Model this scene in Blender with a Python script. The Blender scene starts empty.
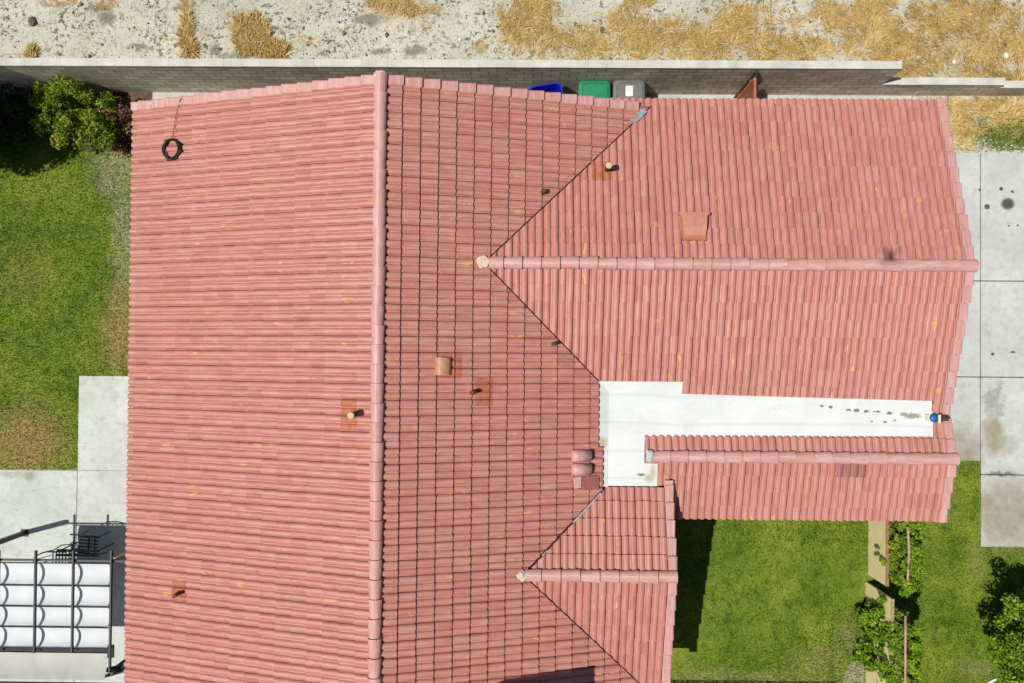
import bpy, bmesh, math, random
import numpy as np
from mathutils import Vector, Matrix, Euler, noise

random.seed(7)
RNG = np.random.default_rng(7)
S = bpy.context.scene
C = S.collection
R = math.radians

# ------------------------------------------------------------------ camera
CAM_H = 20.0
FPX = 832.5                                   # focal length in pixels at 1024 wide
cam_d = bpy.data.cameras.new('camera')
cam_d.sensor_width = 36.0
cam_d.lens = FPX / 1024 * 36.0
cam_d.clip_start = 0.1
cam_d.clip_end = 3000
cam = bpy.data.objects.new('camera', cam_d)
C.objects.link(cam)
cam.location = (0, 0, CAM_H)
cam.rotation_euler = (R(0.786), R(0.703), R(0.456))
S.camera = cam
CM = Euler(cam.rotation_euler).to_matrix()

# ------------------------------------------------------------------ light
SX, SY = 0.437, 0.118                          # shadow shift east / north per metre of height
el = math.atan2(1, math.hypot(SX, SY))
az = math.atan2(-SX, -SY)
W = bpy.data.worlds.new('World')
S.world = W
W.use_nodes = True
wn = W.node_tree
sky = wn.nodes.new('ShaderNodeTexSky')
sky.sky_type = 'NISHITA'
sky.sun_disc = False
sky.sun_elevation = el
sky.sun_rotation = az
sky.altitude = 200
bg = wn.nodes['Background']
bg.inputs['Strength'].default_value = 0.05
wn.links.new(sky.outputs[0], bg.inputs['Color'])
sun_d = bpy.data.lights.new('sun', 'SUN')
sun_d.energy = 4.1
sun_d.angle = R(0.5)
sun_d.color = (1.0, 0.965, 0.9)
sun = bpy.data.objects.new('sun', sun_d)
C.objects.link(sun)
sun.location = (-8, -3, 30)
sun.rotation_euler = Vector((SX, SY, -1)).to_track_quat('-Z', 'Y').to_euler()
S.view_settings.view_transform = 'Standard'
S.view_settings.look = 'None'
S.view_settings.exposure = 0.0
S.view_settings.gamma = 1.0
S.cycles.max_bounces = 5
S.cycles.diffuse_bounces = 3
S.cycles.use_denoising = True


def at(px, py, z=0.0):
    """world point at height z on the surveyed sight line (photo pixels)"""
    d = CM @ Vector(((px - 512) / FPX, -(py - 341.5) / FPX, -1))
    t = (z - CAM_H) / d.z
    return Vector((d.x * t, d.y * t, z))


def at_plane(px, py, P, N):
    d = CM @ Vector(((px - 512) / FPX, -(py - 341.5) / FPX, -1))
    o = Vector((0, 0, CAM_H))
    t = (P - o).dot(N) / d.dot(N)
    return o + d * t


# ------------------------------------------------------------------ mesh helpers
class MB:
    def __init__(s):
        s.v = []; s.f = []

    def add(s, vs, fs):
        b = len(s.v)
        s.v += [tuple(p) for p in vs]
        s.f += [tuple(b + i for i in f) for f in fs]
        return s

    def box(s, c, size, M=None, taper=1.0):
        x, y, z = (k / 2 for k in size)
        vs = []
        for sz in (-1, 1):
            k = taper if sz < 0 else 1.0
            for sx, sy in ((-1, -1), (1, -1), (1, 1), (-1, 1)):
                p = Vector((sx * x * k, sy * y * k, sz * z))
                if M is not None: p = M @ p
                vs.append(p + Vector(c))
        return s.add(vs, [(3, 2, 1, 0), (4, 5, 6, 7), (0, 1, 5, 4), (1, 2, 6, 5), (2, 3, 7, 6), (3, 0, 4, 7)])

    def box2(s, a, b):
        a = Vector(a); b = Vector(b)
        return s.box((a + b) / 2, [abs(b[i] - a[i]) for i in range(3)])

    def beam(s, a, b, w, h):
        a = Vector(a); b = Vector(b)
        d = b - a
        q = d.to_track_quat('X', 'Z').to_matrix()
        return s.box((a + b) / 2, (d.length, w, h), q)

    def prism(s, poly, z0, z1):
        n = len(poly)
        vs = [(p[0], p[1], z0) for p in poly] + [(p[0], p[1], z1) for p in poly]
        fs = [tuple(range(n - 1, -1, -1)), tuple(range(n, 2 * n))]
        fs += [(i, (i + 1) % n, n + (i + 1) % n, n + i) for i in range(n)]
        return s.add(vs, fs)

    def tube(s, pts, r, n=8, cap=True):
        pts = [Vector(p) for p in pts]
        rr = r if isinstance(r, (list, tuple)) else [r] * len(pts)
        vs = []; fs = []
        up = Vector((0, 0, 1))
        for i, p in enumerate(pts):
            d = (pts[min(i + 1, len(pts) - 1)] - pts[max(i - 1, 0)]).normalized()
            a = d.cross(up)
            if a.length < 1e-3: a = d.cross(Vector((1, 0, 0)))
            a.normalize(); b = d.cross(a)
            for k in range(n):
                t = 2 * math.pi * k / n
                vs.append(p + (a * math.cos(t) + b * math.sin(t)) * rr[i])
        for i in range(len(pts) - 1):
            for k in range(n):
                k2 = (k + 1) % n
                fs.append((i * n + k, i * n + k2, (i + 1) * n + k2, (i + 1) * n + k))
        if cap:
            fs.append(tuple(range(n - 1, -1, -1)))
            fs.append(tuple((len(pts) - 1) * n + k for k in range(n)))
        return s.add(vs, fs)


def wloc(o):
    p = Vector((0, 0, 0))
    while o is not None:
        p += o.location; o = o.parent
    return p


def link(name, mesh, mat, parent=None, origin=None, smooth=False, bevel=0.0):
    """mesh: MB or bpy mesh with world coordinates -> one object"""
    if isinstance(mesh, MB):
        me = bpy.data.meshes.new(name)
        me.from_pydata(mesh.v, [], mesh.f)
        bm = bmesh.new(); bm.from_mesh(me)
        bmesh.ops.recalc_face_normals(bm, faces=bm.faces)
        bm.to_mesh(me); bm.free()
    else:
        me = mesh
    me.name = name
    o = bpy.data.objects.new(name, me)
    C.objects.link(o)
    if parent is not None:
        org = wloc(parent)
        o.parent = parent
    else:
        if origin is None:
            co = np.empty(len(me.vertices) * 3); me.vertices.foreach_get('co', co)
            co = co.reshape(-1, 3)
            mn, mx = co.min(0), co.max(0)
            origin = ((mn[0] + mx[0]) / 2, (mn[1] + mx[1]) / 2, mn[2])
        org = Vector(origin)
        o.location = org
    me.transform(Matrix.Translation(-org))
    if mat is not None: me.materials.append(mat)
    if smooth:
        me.polygons.foreach_set('use_smooth', [True] * len(me.polygons))
    if bevel:
        m = o.modifiers.new('bevel', 'BEVEL'); m.width = bevel; m.segments = 2; m.limit_method = 'ANGLE'
    return o


def tag(o, label=None, cat=None, group=None, kind=None):
    if label: o['label'] = label
    if cat: o['category'] = cat
    if group: o['group'] = group
    if kind: o['kind'] = kind
    return o


def empty(name, loc, label, cat, group=None):
    o = bpy.data.objects.new(name, None)
    C.objects.link(o)
    o.location = loc
    o.empty_display_size = 0.2
    return tag(o, label, cat, group)


def npmesh(name, verts, faces, attrs=None, normals=None):
    """faces: (n,k) int array; attrs: dict name -> (type, array) on points"""
    me = bpy.data.meshes.new(name)
    n, k = faces.shape
    me.vertices.add(len(verts)); me.loops.add(n * k); me.polygons.add(n)
    me.vertices.foreach_set('co', np.ascontiguousarray(verts, dtype=np.float32).ravel())
    me.loops.foreach_set('vertex_index', faces.ravel().astype(np.int32))
    me.polygons.foreach_set('loop_start', np.arange(0, n * k, k, dtype=np.int32))
    me.update(calc_edges=True)
    for an, (ty, arr) in (attrs or {}).items():
        a = me.attributes.new(an, ty, 'POINT')
        a.data.foreach_set('vector' if ty == 'FLOAT_VECTOR' else 'value', np.ascontiguousarray(arr, dtype=np.float32).ravel())
    me.validate()
    return me


# ------------------------------------------------------------------ materials
class NT:
    def __init__(s, name, rough=0.8, spec=0.3):
        s.m = bpy.data.materials.new(name)
        s.m.use_nodes = True
        s.t = s.m.node_tree
        s.b = s.t.nodes['Principled BSDF']
        s.b.inputs['Roughness'].default_value = rough
        s.b.inputs['Specular IOR Level'].default_value = spec

    def n(s, ty, **kw):
        x = s.t.nodes.new(ty)
        for k, v in kw.items():
            if k.startswith('i_'):
                x.inputs[k[2:].replace('_', ' ')].default_value = v
            else:
                setattr(x, k, v)
        return x

    def l(s, a, b):
        s.t.links.new(a, b)

    def pos(s):
        return s.n('ShaderNodeNewGeometry').outputs['Position']

    def noise(s, scale, detail=4, rough=0.6, vec=None, dist=0.0):
        x = s.n('ShaderNodeTexNoise')
        x.inputs['Scale'].default_value = scale
        x.inputs['Detail'].default_value = detail
        x.inputs['Roughness'].default_value = rough
        x.inputs['Distortion'].default_value = dist
        s.l(vec if vec is not None else s.pos(), x.inputs['Vector'])
        return x.outputs[0]

    def ramp(s, src, stops):
        x = s.n('ShaderNodeValToRGB')
        e = x.color_ramp.elements
        while len(e) < len(stops): e.new(0.5)
        for q, (p, c) in zip(e, stops):
            q.position = p
            q.color = (c, c, c, 1) if isinstance(c, (int, float)) else (*c, 1)
        s.l(src, x.inputs[0])
        return x.outputs[0]

    def mix(s, fac, a, b, mode='MIX'):
        x = s.n('ShaderNodeMix', data_type='RGBA', blend_type=mode)
        for i, v in ((0, fac), (6, a), (7, b)):
            sock = x.inputs[i]
            if hasattr(v, 'node'): s.l(v, sock)
            elif isinstance(v, (int, float)): sock.default_value = v if i == 0 else (v, v, v, 1)
            else: sock.default_value = (*v, 1)
        return x.outputs[2]

    def math(s, op, a, b=0.0, c=None, clamp=False):
        x = s.n('ShaderNodeMath', operation=op, use_clamp=clamp)
        for sock, v in zip(x.inputs, (a, b, c)):
            if v is None: continue
            if hasattr(v, 'node'): s.l(v, sock)
            else: sock.default_value = v
        return x.outputs[0]

    def scalevec(s, vec, sc):
        x = s.n('ShaderNodeMapping')
        x.inputs['Scale'].default_value = sc
        s.l(vec, x.inputs['Vector'])
        return x.outputs[0]

    def attr(s, name, out='Fac'):
        x = s.n('ShaderNodeAttribute', attribute_name=name)
        return x.outputs[out]

    def blobs(s, lst, warp=0.05, wscale=6.0, soft=0.5):
        """mask = 1 inside any of the (x, y, rx, ry) ellipses in world metres, ragged edge"""
        g = s.pos()
        nz = s.n('ShaderNodeTexNoise'); nz.inputs['Scale'].default_value = wscale; nz.inputs['Detail'].default_value = 4
        s.l(g, nz.inputs['Vector'])
        sub = s.n('ShaderNodeVectorMath', operation='SUBTRACT'); s.l(nz.outputs['Color'], sub.inputs[0]); sub.inputs[1].default_value = (.5, .5, .5)
        sc = s.n('ShaderNodeVectorMath', operation='SCALE'); s.l(sub.outputs[0], sc.inputs[0]); sc.inputs['Scale'].default_value = warp * 4
        ad = s.n('ShaderNodeVectorMath', operation='ADD'); s.l(g, ad.inputs[0]); s.l(sc.outputs[0], ad.inputs[1])
        out = None
        for x, y, rx, ry in lst:
            mp = s.n('ShaderNodeVectorMath', operation='SUBTRACT'); s.l(ad.outputs[0], mp.inputs[0]); mp.inputs[1].default_value = (x, y, 0)
            mu = s.n('ShaderNodeVectorMath', operation='MULTIPLY'); s.l(mp.outputs[0], mu.inputs[0]); mu.inputs[1].default_value = (1 / rx, 1 / ry, 0)
            le = s.n('ShaderNodeVectorMath', operation='LENGTH'); s.l(mu.outputs[0], le.inputs[0])
            mr = s.n('ShaderNodeMapRange'); mr.inputs['From Min'].default_value = 1 + soft * .5; mr.inputs['From Max'].default_value = 1 - soft * .5
            s.l(le.outputs['Value'], mr.inputs['Value'])
            out = mr.outputs[0] if out is None else s.math('MAXIMUM', out, mr.outputs[0])
        return out

    def bump(s, h, strength=0.3, dist=0.02):
        x = s.n('ShaderNodeBump')
        x.inputs['Strength'].default_value = strength
        x.inputs['Distance'].default_value = dist
        s.l(h, x.inputs['Height'])
        s.l(x.outputs[0], s.b.inputs['Normal'])

    def col(s, c):
        if hasattr(c, 'node'): s.l(c, s.b.inputs['Base Color'])
        else: s.b.inputs['Base Color'].default_value = (*c, 1)
        return s.m


def simple(name, c, rough=0.6, spec=0.3, var=0.15, scale=8, metal=0.0):
    m = NT(name, rough, spec)
    m.b.inputs['Metallic'].default_value = metal
    f = m.noise(scale, 5)
    d = tuple(k * (1 - var) for k in c); u = tuple(min(1, k * (1 + var)) for k in c)
    return m.col(m.ramp(f, [(0.3, d), (0.7, u)]))


def B(px, py, rx, ry, z=0.0):
    """blob given by a photo position and pixel radii, on height z"""
    p = at(px, py, z); k = (CAM_H - z) / FPX
    return (p.x, p.y, rx * k, ry * k)


# ---- tiles
def tile_mat(name, base, fade=0.0):
    m = NT(name, 0.48, 0.42)
    tuv = m.attr('tuv', 'Vector')
    tint = m.attr('tint')
    c = m.ramp(tint, [(0.0, tuple(k * .91 for k in base)), (0.5, base), (1.0, (base[0] * 1.05, base[1] * 1.09, base[2] * 1.09))])
    # faded streaks running down the slope
    st = m.noise(1.0, 5, 0.65, m.scalevec(tuv, (9, 1.1, 1)))
    c = m.mix(m.ramp(st, [(0.42, 0.0), (0.66, 0.8)]), c, (base[0] * 1.16, base[1] * 1.50, base[2] * 1.58))
    st2 = m.noise(1.0, 5, 0.7, m.scalevec(tuv, (22, 3.0, 1)))
    c = m.mix(m.ramp(st2, [(0.48, 0.0), (0.70, 0.55)]), c, (base[0] * .70, base[1] * .56, base[2] * .48))
    st3 = m.noise(1.0, 5, 0.7, m.scalevec(tuv, (16, 1.6, 1)))
    c = m.mix(m.ramp(st3, [(0.52, 0.0), (0.68, 0.5)]), c, (0.62, 0.31, 0.185))
    # ochre scuffs where the pigment has worn through
    oc = m.noise(1.0, 4, 0.6, m.scalevec(tuv, (11, 3.2, 1)))
    oc2 = m.noise(0.9, 2, 0.5, tuv)
    msk = m.math('MULTIPLY', m.ramp(oc, [(0.625, 0.0), (0.67, 1.0)]), m.ramp(oc2, [(0.50, 0.0), (0.62, 1.0)]))
    c = m.mix(msk, c, (0.74, 0.40, 0.11))
    fine = m.noise(60, 3, 0.6)
    c = m.mix(0.25, c, m.ramp(fine, [(0.3, 0.55), (0.7, 1.0)]), 'MULTIPLY')
    m.bump(fine, 0.25, 0.004)
    return m.col(c)


TILE_BASE = (0.53, 0.208, 0.171)
M_tile = tile_mat('roof_tile', TILE_BASE)
M_cap = tile_mat('ridge_tile', (0.60, 0.30, 0.270))
M_deck = simple('roof_felt', (0.05, 0.03, 0.028), 0.9, 0.1)
M_fascia = simple('fascia_paint', (0.5, 0.4, 0.33), 0.6)
M_stucco = simple('stucco', (0.55, 0.45, 0.34), 0.9, 0.1, 0.12, 25)
M_orange = simple('orange_vent_paint', (0.55, 0.25, 0.165), 0.5, 0.4, 0.12, 12)
M_orange2 = simple('rusty_flashing', (0.45, 0.155, 0.085), 0.6, 0.3, 0.22, 9)
M_galv = simple('galvanised_metal', (0.34, 0.40, 0.42), 0.45, 0.5, 0.3, 20)
M_mortar = simple('mortar', (0.62, 0.52, 0.45), 0.9, 0.1, 0.2, 30)
M_glass = simple('window_glass', (0.03, 0.04, 0.05), 0.1, 0.6)
M_white = simple('white_paint', (0.75, 0.75, 0.73), 0.5)
M_pipecap = simple('pale_pipe_end', (0.60, 0.45, 0.28), 0.6)
M_rust_dark = simple('dark_rusty_pipe', (0.12, 0.04, 0.028), 0.6)
M_black = simple('black_rubber', (0.012, 0.012, 0.013), 0.5, 0.4)


def flat_mat():
    m = NT('white_roof_coating', 0.7, 0.2)
    n1 = m.noise(1.6, 6, 0.6)
    c = m.ramp(n1, [(0.3, (0.66, 0.69, 0.66)), (0.65, (0.76, 0.79, 0.76))])
    n2 = m.noise(1.0, 6, 0.65, m.scalevec(m.pos(), (1.2, 14, 1)))
    c = m.mix(m.ramp(n2, [(0.55, 0.0), (0.75, 0.35)]), c, (0.55, 0.56, 0.52))
    n3 = m.noise(1.0, 5, 0.7, m.scalevec(m.pos(), (2.2, 2.2, 1)))
    c = m.mix(m.ramp(n3, [(0.55, 0.0), (0.68, 0.4)]), c, (0.60, 0.60, 0.54))
    wv = m.n('ShaderNodeTexWave', wave_type='BANDS', bands_direction='Y'); wv.inputs['Scale'].default_value = .55; wv.inputs['Distortion'].default_value = 1.2; wv.inputs['Detail'].default_value = 3
    m.l(m.pos(), wv.inputs['Vector'])
    c = m.mix(m.ramp(wv.outputs[1], [(0.95, 0.0), (0.99, 0.2)]), c, (0.45, 0.45, 0.4))
    sp = m.noise(38, 2, 0.5)
    c = m.mix(m.ramp(sp, [(0.72, 0.0), (0.76, 0.7)]), c, (0.25, 0.25, 0.22))
    z = 2.9
    steps = [B(822, 406, 2.2, 1.2, z), B(831, 407, 2.2, 1.3, z), B(849, 410, 2.2, 1.1, z), B(857, 410.5, 2.6, 1.4, z), B(867, 411.5, 2.8, 1.4, z),
             B(877, 411.7, 4, .9, z), B(890, 413.3, 3.6, 1.4, z), B(872, 421.5, 1.5, 1, z), B(886, 422, 2, 1, z), B(896, 420.5, 1.4, .9, z)]
    c = m.mix(m.blobs(steps, 0.022, 22, 0.8), c, (0.16, 0.16, 0.14))
    mud = [B(913, 416, 8, 2.6, z), B(905, 414.5, 4, 2, z)]
    c = m.mix(m.math('MULTIPLY', m.blobs(mud, 0.02, 18, 0.7), 0.85), c, (0.25, 0.23, 0.19))
    rust = [B(653, 472, 3.2, 7, z), B(649, 478, 4, 4, z), B(602, 442, 5, 5, z)]
    c = m.mix(m.math('MULTIPLY', m.blobs(rust, 0.03, 22, 0.9), 0.7), c, (0.46, 0.38, 0.2))
    c = m.mix(m.math('MULTIPLY', m.blobs([B(641, 474.5, 4, 1.3, z)], 0.01, 22, 0.7), .9), c, (0.17, 0.16, 0.1))
    m.bump(n1, 0.3, 0.02)
    return m.col(c)


M_flat = flat_mat()


def concrete(name, base, stains=(), spots=(), extra=None):
    m = NT(name, 0.85, 0.2)
    n1 = m.noise(0.9, 6, 0.62)
    c = m.ramp(n1, [(0.3, tuple(k * .86 for k in base)), (0.7, tuple(k * 1.08 for k in base))])
    n2 = m.noise(7, 6, 0.7)
    c = m.mix(m.ramp(n2, [(0.47, 0.0), (0.66, 0.55)]), c, tuple(k * .76 for k in base))
    n4 = m.noise(3.2, 5, 0.75)
    c = m.mix(m.ramp(n4, [(0.56, 0.0), (0.66, 0.45)]), c, tuple(k * .6 for k in base))
    for lst, col, w, ws, soft, st in stains:
        c = m.mix(m.math('MULTIPLY', m.math('MULTIPLY', m.blobs(lst, w, ws, soft), m.ramp(m.noise(2.5, 6, .75), [(0.32, 0.5), (0.6, 1.0)])), st), c, col)
    sc = m.noise(1.0, 6, 0.8, m.scalevec(m.pos(), (3, 11, 1)))
    c = m.mix(m.ramp(sc, [(0.60, 0.0), (0.66, 0.55)]), c, tuple(k * .42 for k in base))
    if spots:
        c = m.mix(m.math('MULTIPLY', m.blobs(list(spots), 0.012, 20, 0.5), 0.92), c, (0.06, 0.055, 0.04))
    fine = m.noise(90, 3, 0.6)
    c = m.mix(0.3, c, m.ramp(fine, [(0.3, 0.6), (0.7, 1.0)]), 'MULTIPLY')
    m.bump(fine, 0.3, 0.003)
    return m.col(c)


M_drive = concrete('driveway_concrete', (0.60, 0.62, 0.58),
    stains=[([B(1008, 515, 44, 36), B(963, 452, 18, 24), B(992, 435, 10, 22)], (0.30, 0.235, 0.155), 0.14, 2.2, 0.8, 0.8),
            ([B(990, 430, 7, 16), B(1000, 445, 14, 10)], (0.33, 0.29, 0.17), 0.12, 4, 1.0, 0.5),
            ([B(990, 400, 7, 10), B(998, 410, 5, 7), B(998, 392, 3, 10)], (0.22, 0.23, 0.22), 0.1, 9, 1.0, 0.7),
            ([B(1000, 474, 14, 2)], (0.12, 0.1, 0.07), 0.06, 7, .8, 0.9)],
    spots=[B(1007, 204, 6.3, 5.8), B(986.5, 207, 2.8, 2.8), B(1000.5, 189, 2, 2), B(1011.5, 192, 1.6, 1.4), B(1008, 226, .9, .9), B(1017, 225.5, .9, .9), B(992, 354, 2, 1.6), B(1012, 352, 2.5, 1.2), B(979, 190, 1, 1.4)])
M_patio = concrete('patio_concrete', (0.61, 0.64, 0.585),
    stains=[([B(31, 476, 5, 5)], (0.28, 0.27, 0.23), 0.04, 9, .9, .8), ([B(12, 474, 22, 3)], (0.4, 0.4, 0.34), 0.05, 6, 1, .7)])
M_path = concrete('path_concrete', (0.56, 0.56, 0.52))


ELL = [(530, 22, 32, 34), (575, 40, 45, 20), (640, 38, 60, 26), (700, 45, 55, 20), (745, 30, 40, 26), (790, 48, 55, 16), (850, 20, 50, 22), (905, 45, 70, 26), (950, 20, 60, 24), (1000, 50, 55, 34), (990, 10, 40, 14), (398, 6, 30, 12), (640, 2, 16, 10), (870, 4, 30, 8), (1000, 80, 60, 12), (900, 72, 40, 12), (1000, 112, 60, 22), (965, 128, 26, 26)]


def dirt_mat():
    m = NT('desert_soil', 0.95, 0.1)
    n1 = m.noise(0.5, 6, 0.6)
    c = m.ramp(n1, [(0.3, (0.47, 0.45, 0.36)), (0.62, (0.64, 0.63, 0.53))])
    n2 = m.noise(3.0, 8, 0.75, dist=0.6)
    c = m.mix(m.ramp(n2, [(0.54, 0.0), (0.64, 0.65)]), c, (0.30, 0.26, 0.18))
    n3 = m.noise(9, 6, 0.7, dist=0.4)
    n3b = m.noise(1.3, 3, 0.6)
    k = m.math('MULTIPLY', m.ramp(n3, [(0.525, 0.0), (0.575, 1.0)]), m.ramp(n3b, [(0.42, 0.1), (0.56, 1.0)]))
    c = m.mix(m.math('MULTIPLY', k, 0.85), c, (0.075, 0.06, 0.04))
    n5 = m.noise(26, 4, 0.7)
    c = m.mix(m.ramp(n5, [(0.575, 0.0), (0.63, 0.85)]), c, (0.11, 0.09, 0.06))
    n6 = m.noise(18, 4, 0.7)
    c = m.mix(m.ramp(n6, [(0.6, 0.0), (0.68, 0.5)]), c, (0.66, 0.66, 0.60))
    dk = [B(137, 47, 9, 2.5), B(107, 18, 8, 7), B(100, 8, 12, 4), B(380, 52, 9, 4), B(415, 50, 10, 5), B(322, 52, 5, 3), B(818, 10, 6, 8), B(880, 48, 10, 8), B(955, 0, 12, 6), B(215, 50, 7, 5), B(250, 56, 26, 4), B(185, 4, 5, 5), B(370, 20, 16, 5)]
    c = m.mix(m.math('MULTIPLY', m.blobs(dk, 0.11, 5, 0.9), 0.72), c, (0.15, 0.12, 0.08))
    el_ = [B(*q) for q in ELL]
    sm = m.math('MULTIPLY', m.blobs(el_, .28, 2.6, .8), m.ramp(m.noise(4, 6, .75), [(0.43, 0.0), (0.60, 1.0)]))
    tc = m.ramp(m.noise(20, 5, .75), [(0.35, (0.14, 0.09, 0.03)), (0.48, (0.42, 0.29, 0.09)), (0.66, (0.64, 0.50, 0.22))])
    c = m.mix(m.math('MULTIPLY', sm, 0.9), c, tc)
    gb = [B(*q) for q in ((107, 4, 10, 6), (186, 6, 9, 7), (60, 3, 20, 4), (395, 6, 28, 9), (430, 10, 10, 6), (345, 30, 3, 3), (310, 42, 5, 4), (425, 28, 4, 5), (300, 38, 3, 3), (480, 48, 8, 4), (170, 40, 5, 3), (280, 56, 8, 5))]
    gm = m.math('MULTIPLY', m.blobs(gb, .16, 5, .8), m.ramp(m.noise(9, 5, .75), [(0.36, 0.1), (0.52, 1.0)]))
    c = m.mix(m.math('MULTIPLY', gm, 0.9), c, (0.36, 0.22, 0.075))
    h = m.math('ADD', n2, m.math('MULTIPLY', n5, 0.5))
    m.bump(h, 0.7, 0.04)
    return m.col(c)


M_dirt = dirt_mat()


def lawn_mat(name, blade=False):
    m = NT(name, 0.75, 0.12)
    n1 = m.noise(0.9, 5, 0.6)
    n2 = m.noise(4.5, 5, 0.65)
    c = m.ramp(n1, [(0.35, (0.090, 0.155, 0.012)), (0.5, (0.135, 0.205, 0.017)), (0.66, (0.210, 0.260, 0.028))])
    c = m.mix(m.ramp(n2, [(0.5, 0.0), (0.75, 0.6)]), c, (0.23, 0.27, 0.045))
    c = m.mix(m.ramp(n2, [(0.32, 0.7), (0.46, 0.0)]), c, (0.04, 0.085, 0.012))
    dry = [B(28, 442, 36, 34), B(120, 325, 14, 48), B(126, 290, 9, 26), B(25, 275, 24, 22)]
    k = m.math('MULTIPLY', m.blobs(dry[:2], 0.22, 3, 1.0), m.ramp(m.noise(11, 4, .7), [(0.3, 0.35), (0.55, 1.0)]))
    c = m.mix(m.math('MULTIPLY', k, 0.85), c, (0.38, 0.25, 0.10))
    k2 = m.math('MULTIPLY', m.blobs(dry[2:], 0.2, 3, 1.2), 0.4)
    c = m.mix(k2, c, (0.22, 0.19, 0.05))
    pale = [B(118, 165, 24, 26), B(125, 225, 12, 55), B(108, 185, 12, 12)]
    k3 = m.math('MULTIPLY', m.blobs(pale, 0.2, 3, 1.1), m.ramp(m.noise(9, 4, .7), [(0.35, 0.2), (0.55, 1.0)]))
    c = m.mix(m.math('MULTIPLY', k3, 0.8), c, (0.33, 0.31, 0.19))
    br = [B(760, 676, 110, 6), B(820, 660, 20, 12), B(848, 640, 8, 20), B(1005, 549, 14, 7), B(990, 668, 40, 8), B(975, 565, 10, 14)]
    k4 = m.math('MULTIPLY', m.blobs(br, 0.2, 3, 1.2), 0.55)
    c = m.mix(k4, c, (0.26, 0.25, 0.085))
    if blade:
        r = m.attr('rnd')
        c = m.mix(m.ramp(r, [(0.0, 0.0), (0.72, 0.0), (0.78, 0.9), (1.0, 0.9)]), c, m.mix(0.5, c, (0.26, 0.26, 0.06)))
        c = m.mix(1.0, c, m.ramp(r, [(0.0, 0.65), (0.7, 1.35)]), 'MULTIPLY')
        m.b.inputs['Roughness'].default_value = 0.5
        m.b.inputs['Specular IOR Level'].default_value = 0.25
    return m.col(c)


M_lawn = lawn_mat('lawn_soil')
M_blade = lawn_mat('grass_blades', True)


def straw_mat():
    m = NT('straw', 0.7, 0.15)
    r = m.attr('rnd')
    c = m.ramp(r, [(0.0, (0.26, 0.15, 0.03)), (0.3, (0.55, 0.36, 0.10)), (0.7, (0.72, 0.52, 0.19)), (1.0, (0.80, 0.68, 0.40))])
    return m.col(c)


M_straw = straw_mat()
M_strawsoil = simple('straw_thatch', (0.36, 0.26, 0.11), 0.95, 0.1, 0.4, 16)


def block_mat(name, base, cap=False):
    m = NT(name, 0.92, 0.12)
    n1 = m.noise(2.2, 5, 0.6)
    c = m.ramp(n1, [(0.3, tuple(k * .8 for k in base)), (0.7, tuple(k * 1.15 for k in base))])
    fine = m.noise(40, 4, 0.7)
    if not cap:
        g = m.n('ShaderNodeSeparateXYZ'); m.l(m.pos(), g.inputs[0])
        cb = m.n('ShaderNodeCombineXYZ'); m.l(g.outputs[0], cb.inputs[0]); m.l(g.outputs[2], cb.inputs[1])
        bt = m.n('ShaderNodeTexBrick')
        bt.inputs['Scale'].default_value = 1.0
        bt.inputs['Brick Width'].default_value = 0.4
        bt.inputs['Row Height'].default_value = 0.2
        bt.inputs['Mortar Size'].default_value = 0.013
        bt.inputs['Color1'].default_value = (.68, .68, .68, 1)
        bt.inputs['Color2'].default_value = (1, 1, 1, 1)
        bt.inputs['Mortar'].default_value = (.45, .45, .45, 1)
        m.l(cb.outputs[0], bt.inputs['Vector'])
        c = m.mix(1.0, c, bt.outputs[0], 'MULTIPLY')
        m.bump(m.math('ADD', m.math('MULTIPLY', fine, .3), bt.outputs[1]), 0.5, 0.008)
    c = m.mix(0.35, c, m.ramp(fine, [(0.3, 0.6), (0.7, 1.0)]), 'MULTIPLY')
    return m.col(c)


M_blk_grey = block_mat('block_grey', (0.74, 0.67, 0.50))
M_blk_warm = block_mat('block_warm', (0.88, 0.70, 0.54))
M_cap_grey = block_mat('cap_grey', (0.52, 0.54, 0.53), True)
M_cap_warm = block_mat('cap_warm', (0.66, 0.63, 0.57), True)


def leaf_mat(name, cols, trans=0.25):
    m = NT(name, 0.5, 0.22)
    r = m.attr('rnd')
    n = len(cols)
    c = m.ramp(r, [(i / (n - 1), k) for i, k in enumerate(cols)])
    m.col(c)
    if trans:
        tr = m.n('ShaderNodeBsdfTranslucent'); m.l(c, tr.inputs['Color'])
        ms = m.n('ShaderNodeMixShader'); ms.inputs[0].default_value = trans
        m.l(m.b.outputs[0], ms.inputs[1]); m.l(tr.outputs[0], ms.inputs[2])
        m.l(ms.outputs[0], m.t.nodes['Material Output'].inputs['Surface'])
    return m.m


M_leaf_bright = leaf_mat('leaves_bright', [(0.05, 0.11, 0.008), (0.16, 0.26, 0.013), (0.25, 0.34, 0.02), (0.55, 0.46, 0.04)])
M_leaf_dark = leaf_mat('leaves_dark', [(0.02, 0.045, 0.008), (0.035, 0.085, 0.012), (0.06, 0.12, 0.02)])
M_leaf_vine = leaf_mat('leaves_vine', [(0.05, 0.11, 0.008), (0.14, 0.26, 0.012), (0.25, 0.42, 0.018), (0.42, 0.50, 0.04)])
M_leaf_brown = leaf_mat('leaves_brown', [(0.08, 0.04, 0.025), (0.18, 0.085, 0.055), (0.30, 0.15, 0.10), (0.46, 0.28, 0.19)], 0.0)
M_bark = simple('bark', (0.14, 0.10, 0.07), 0.9, 0.1, 0.3, 20)

# ------------------------------------------------------------------ ground
def sheet(name, poly, z, mat, kind='structure', thick=0.0):
    m = MB()
    if thick:
        m.prism(poly, z - thick, z)
    else:
        m.add([(p[0], p[1], z) for p in poly], [tuple(range(len(poly)))])
    o = link(name, m, mat)
    if kind: o['kind'] = kind
    return o


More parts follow.
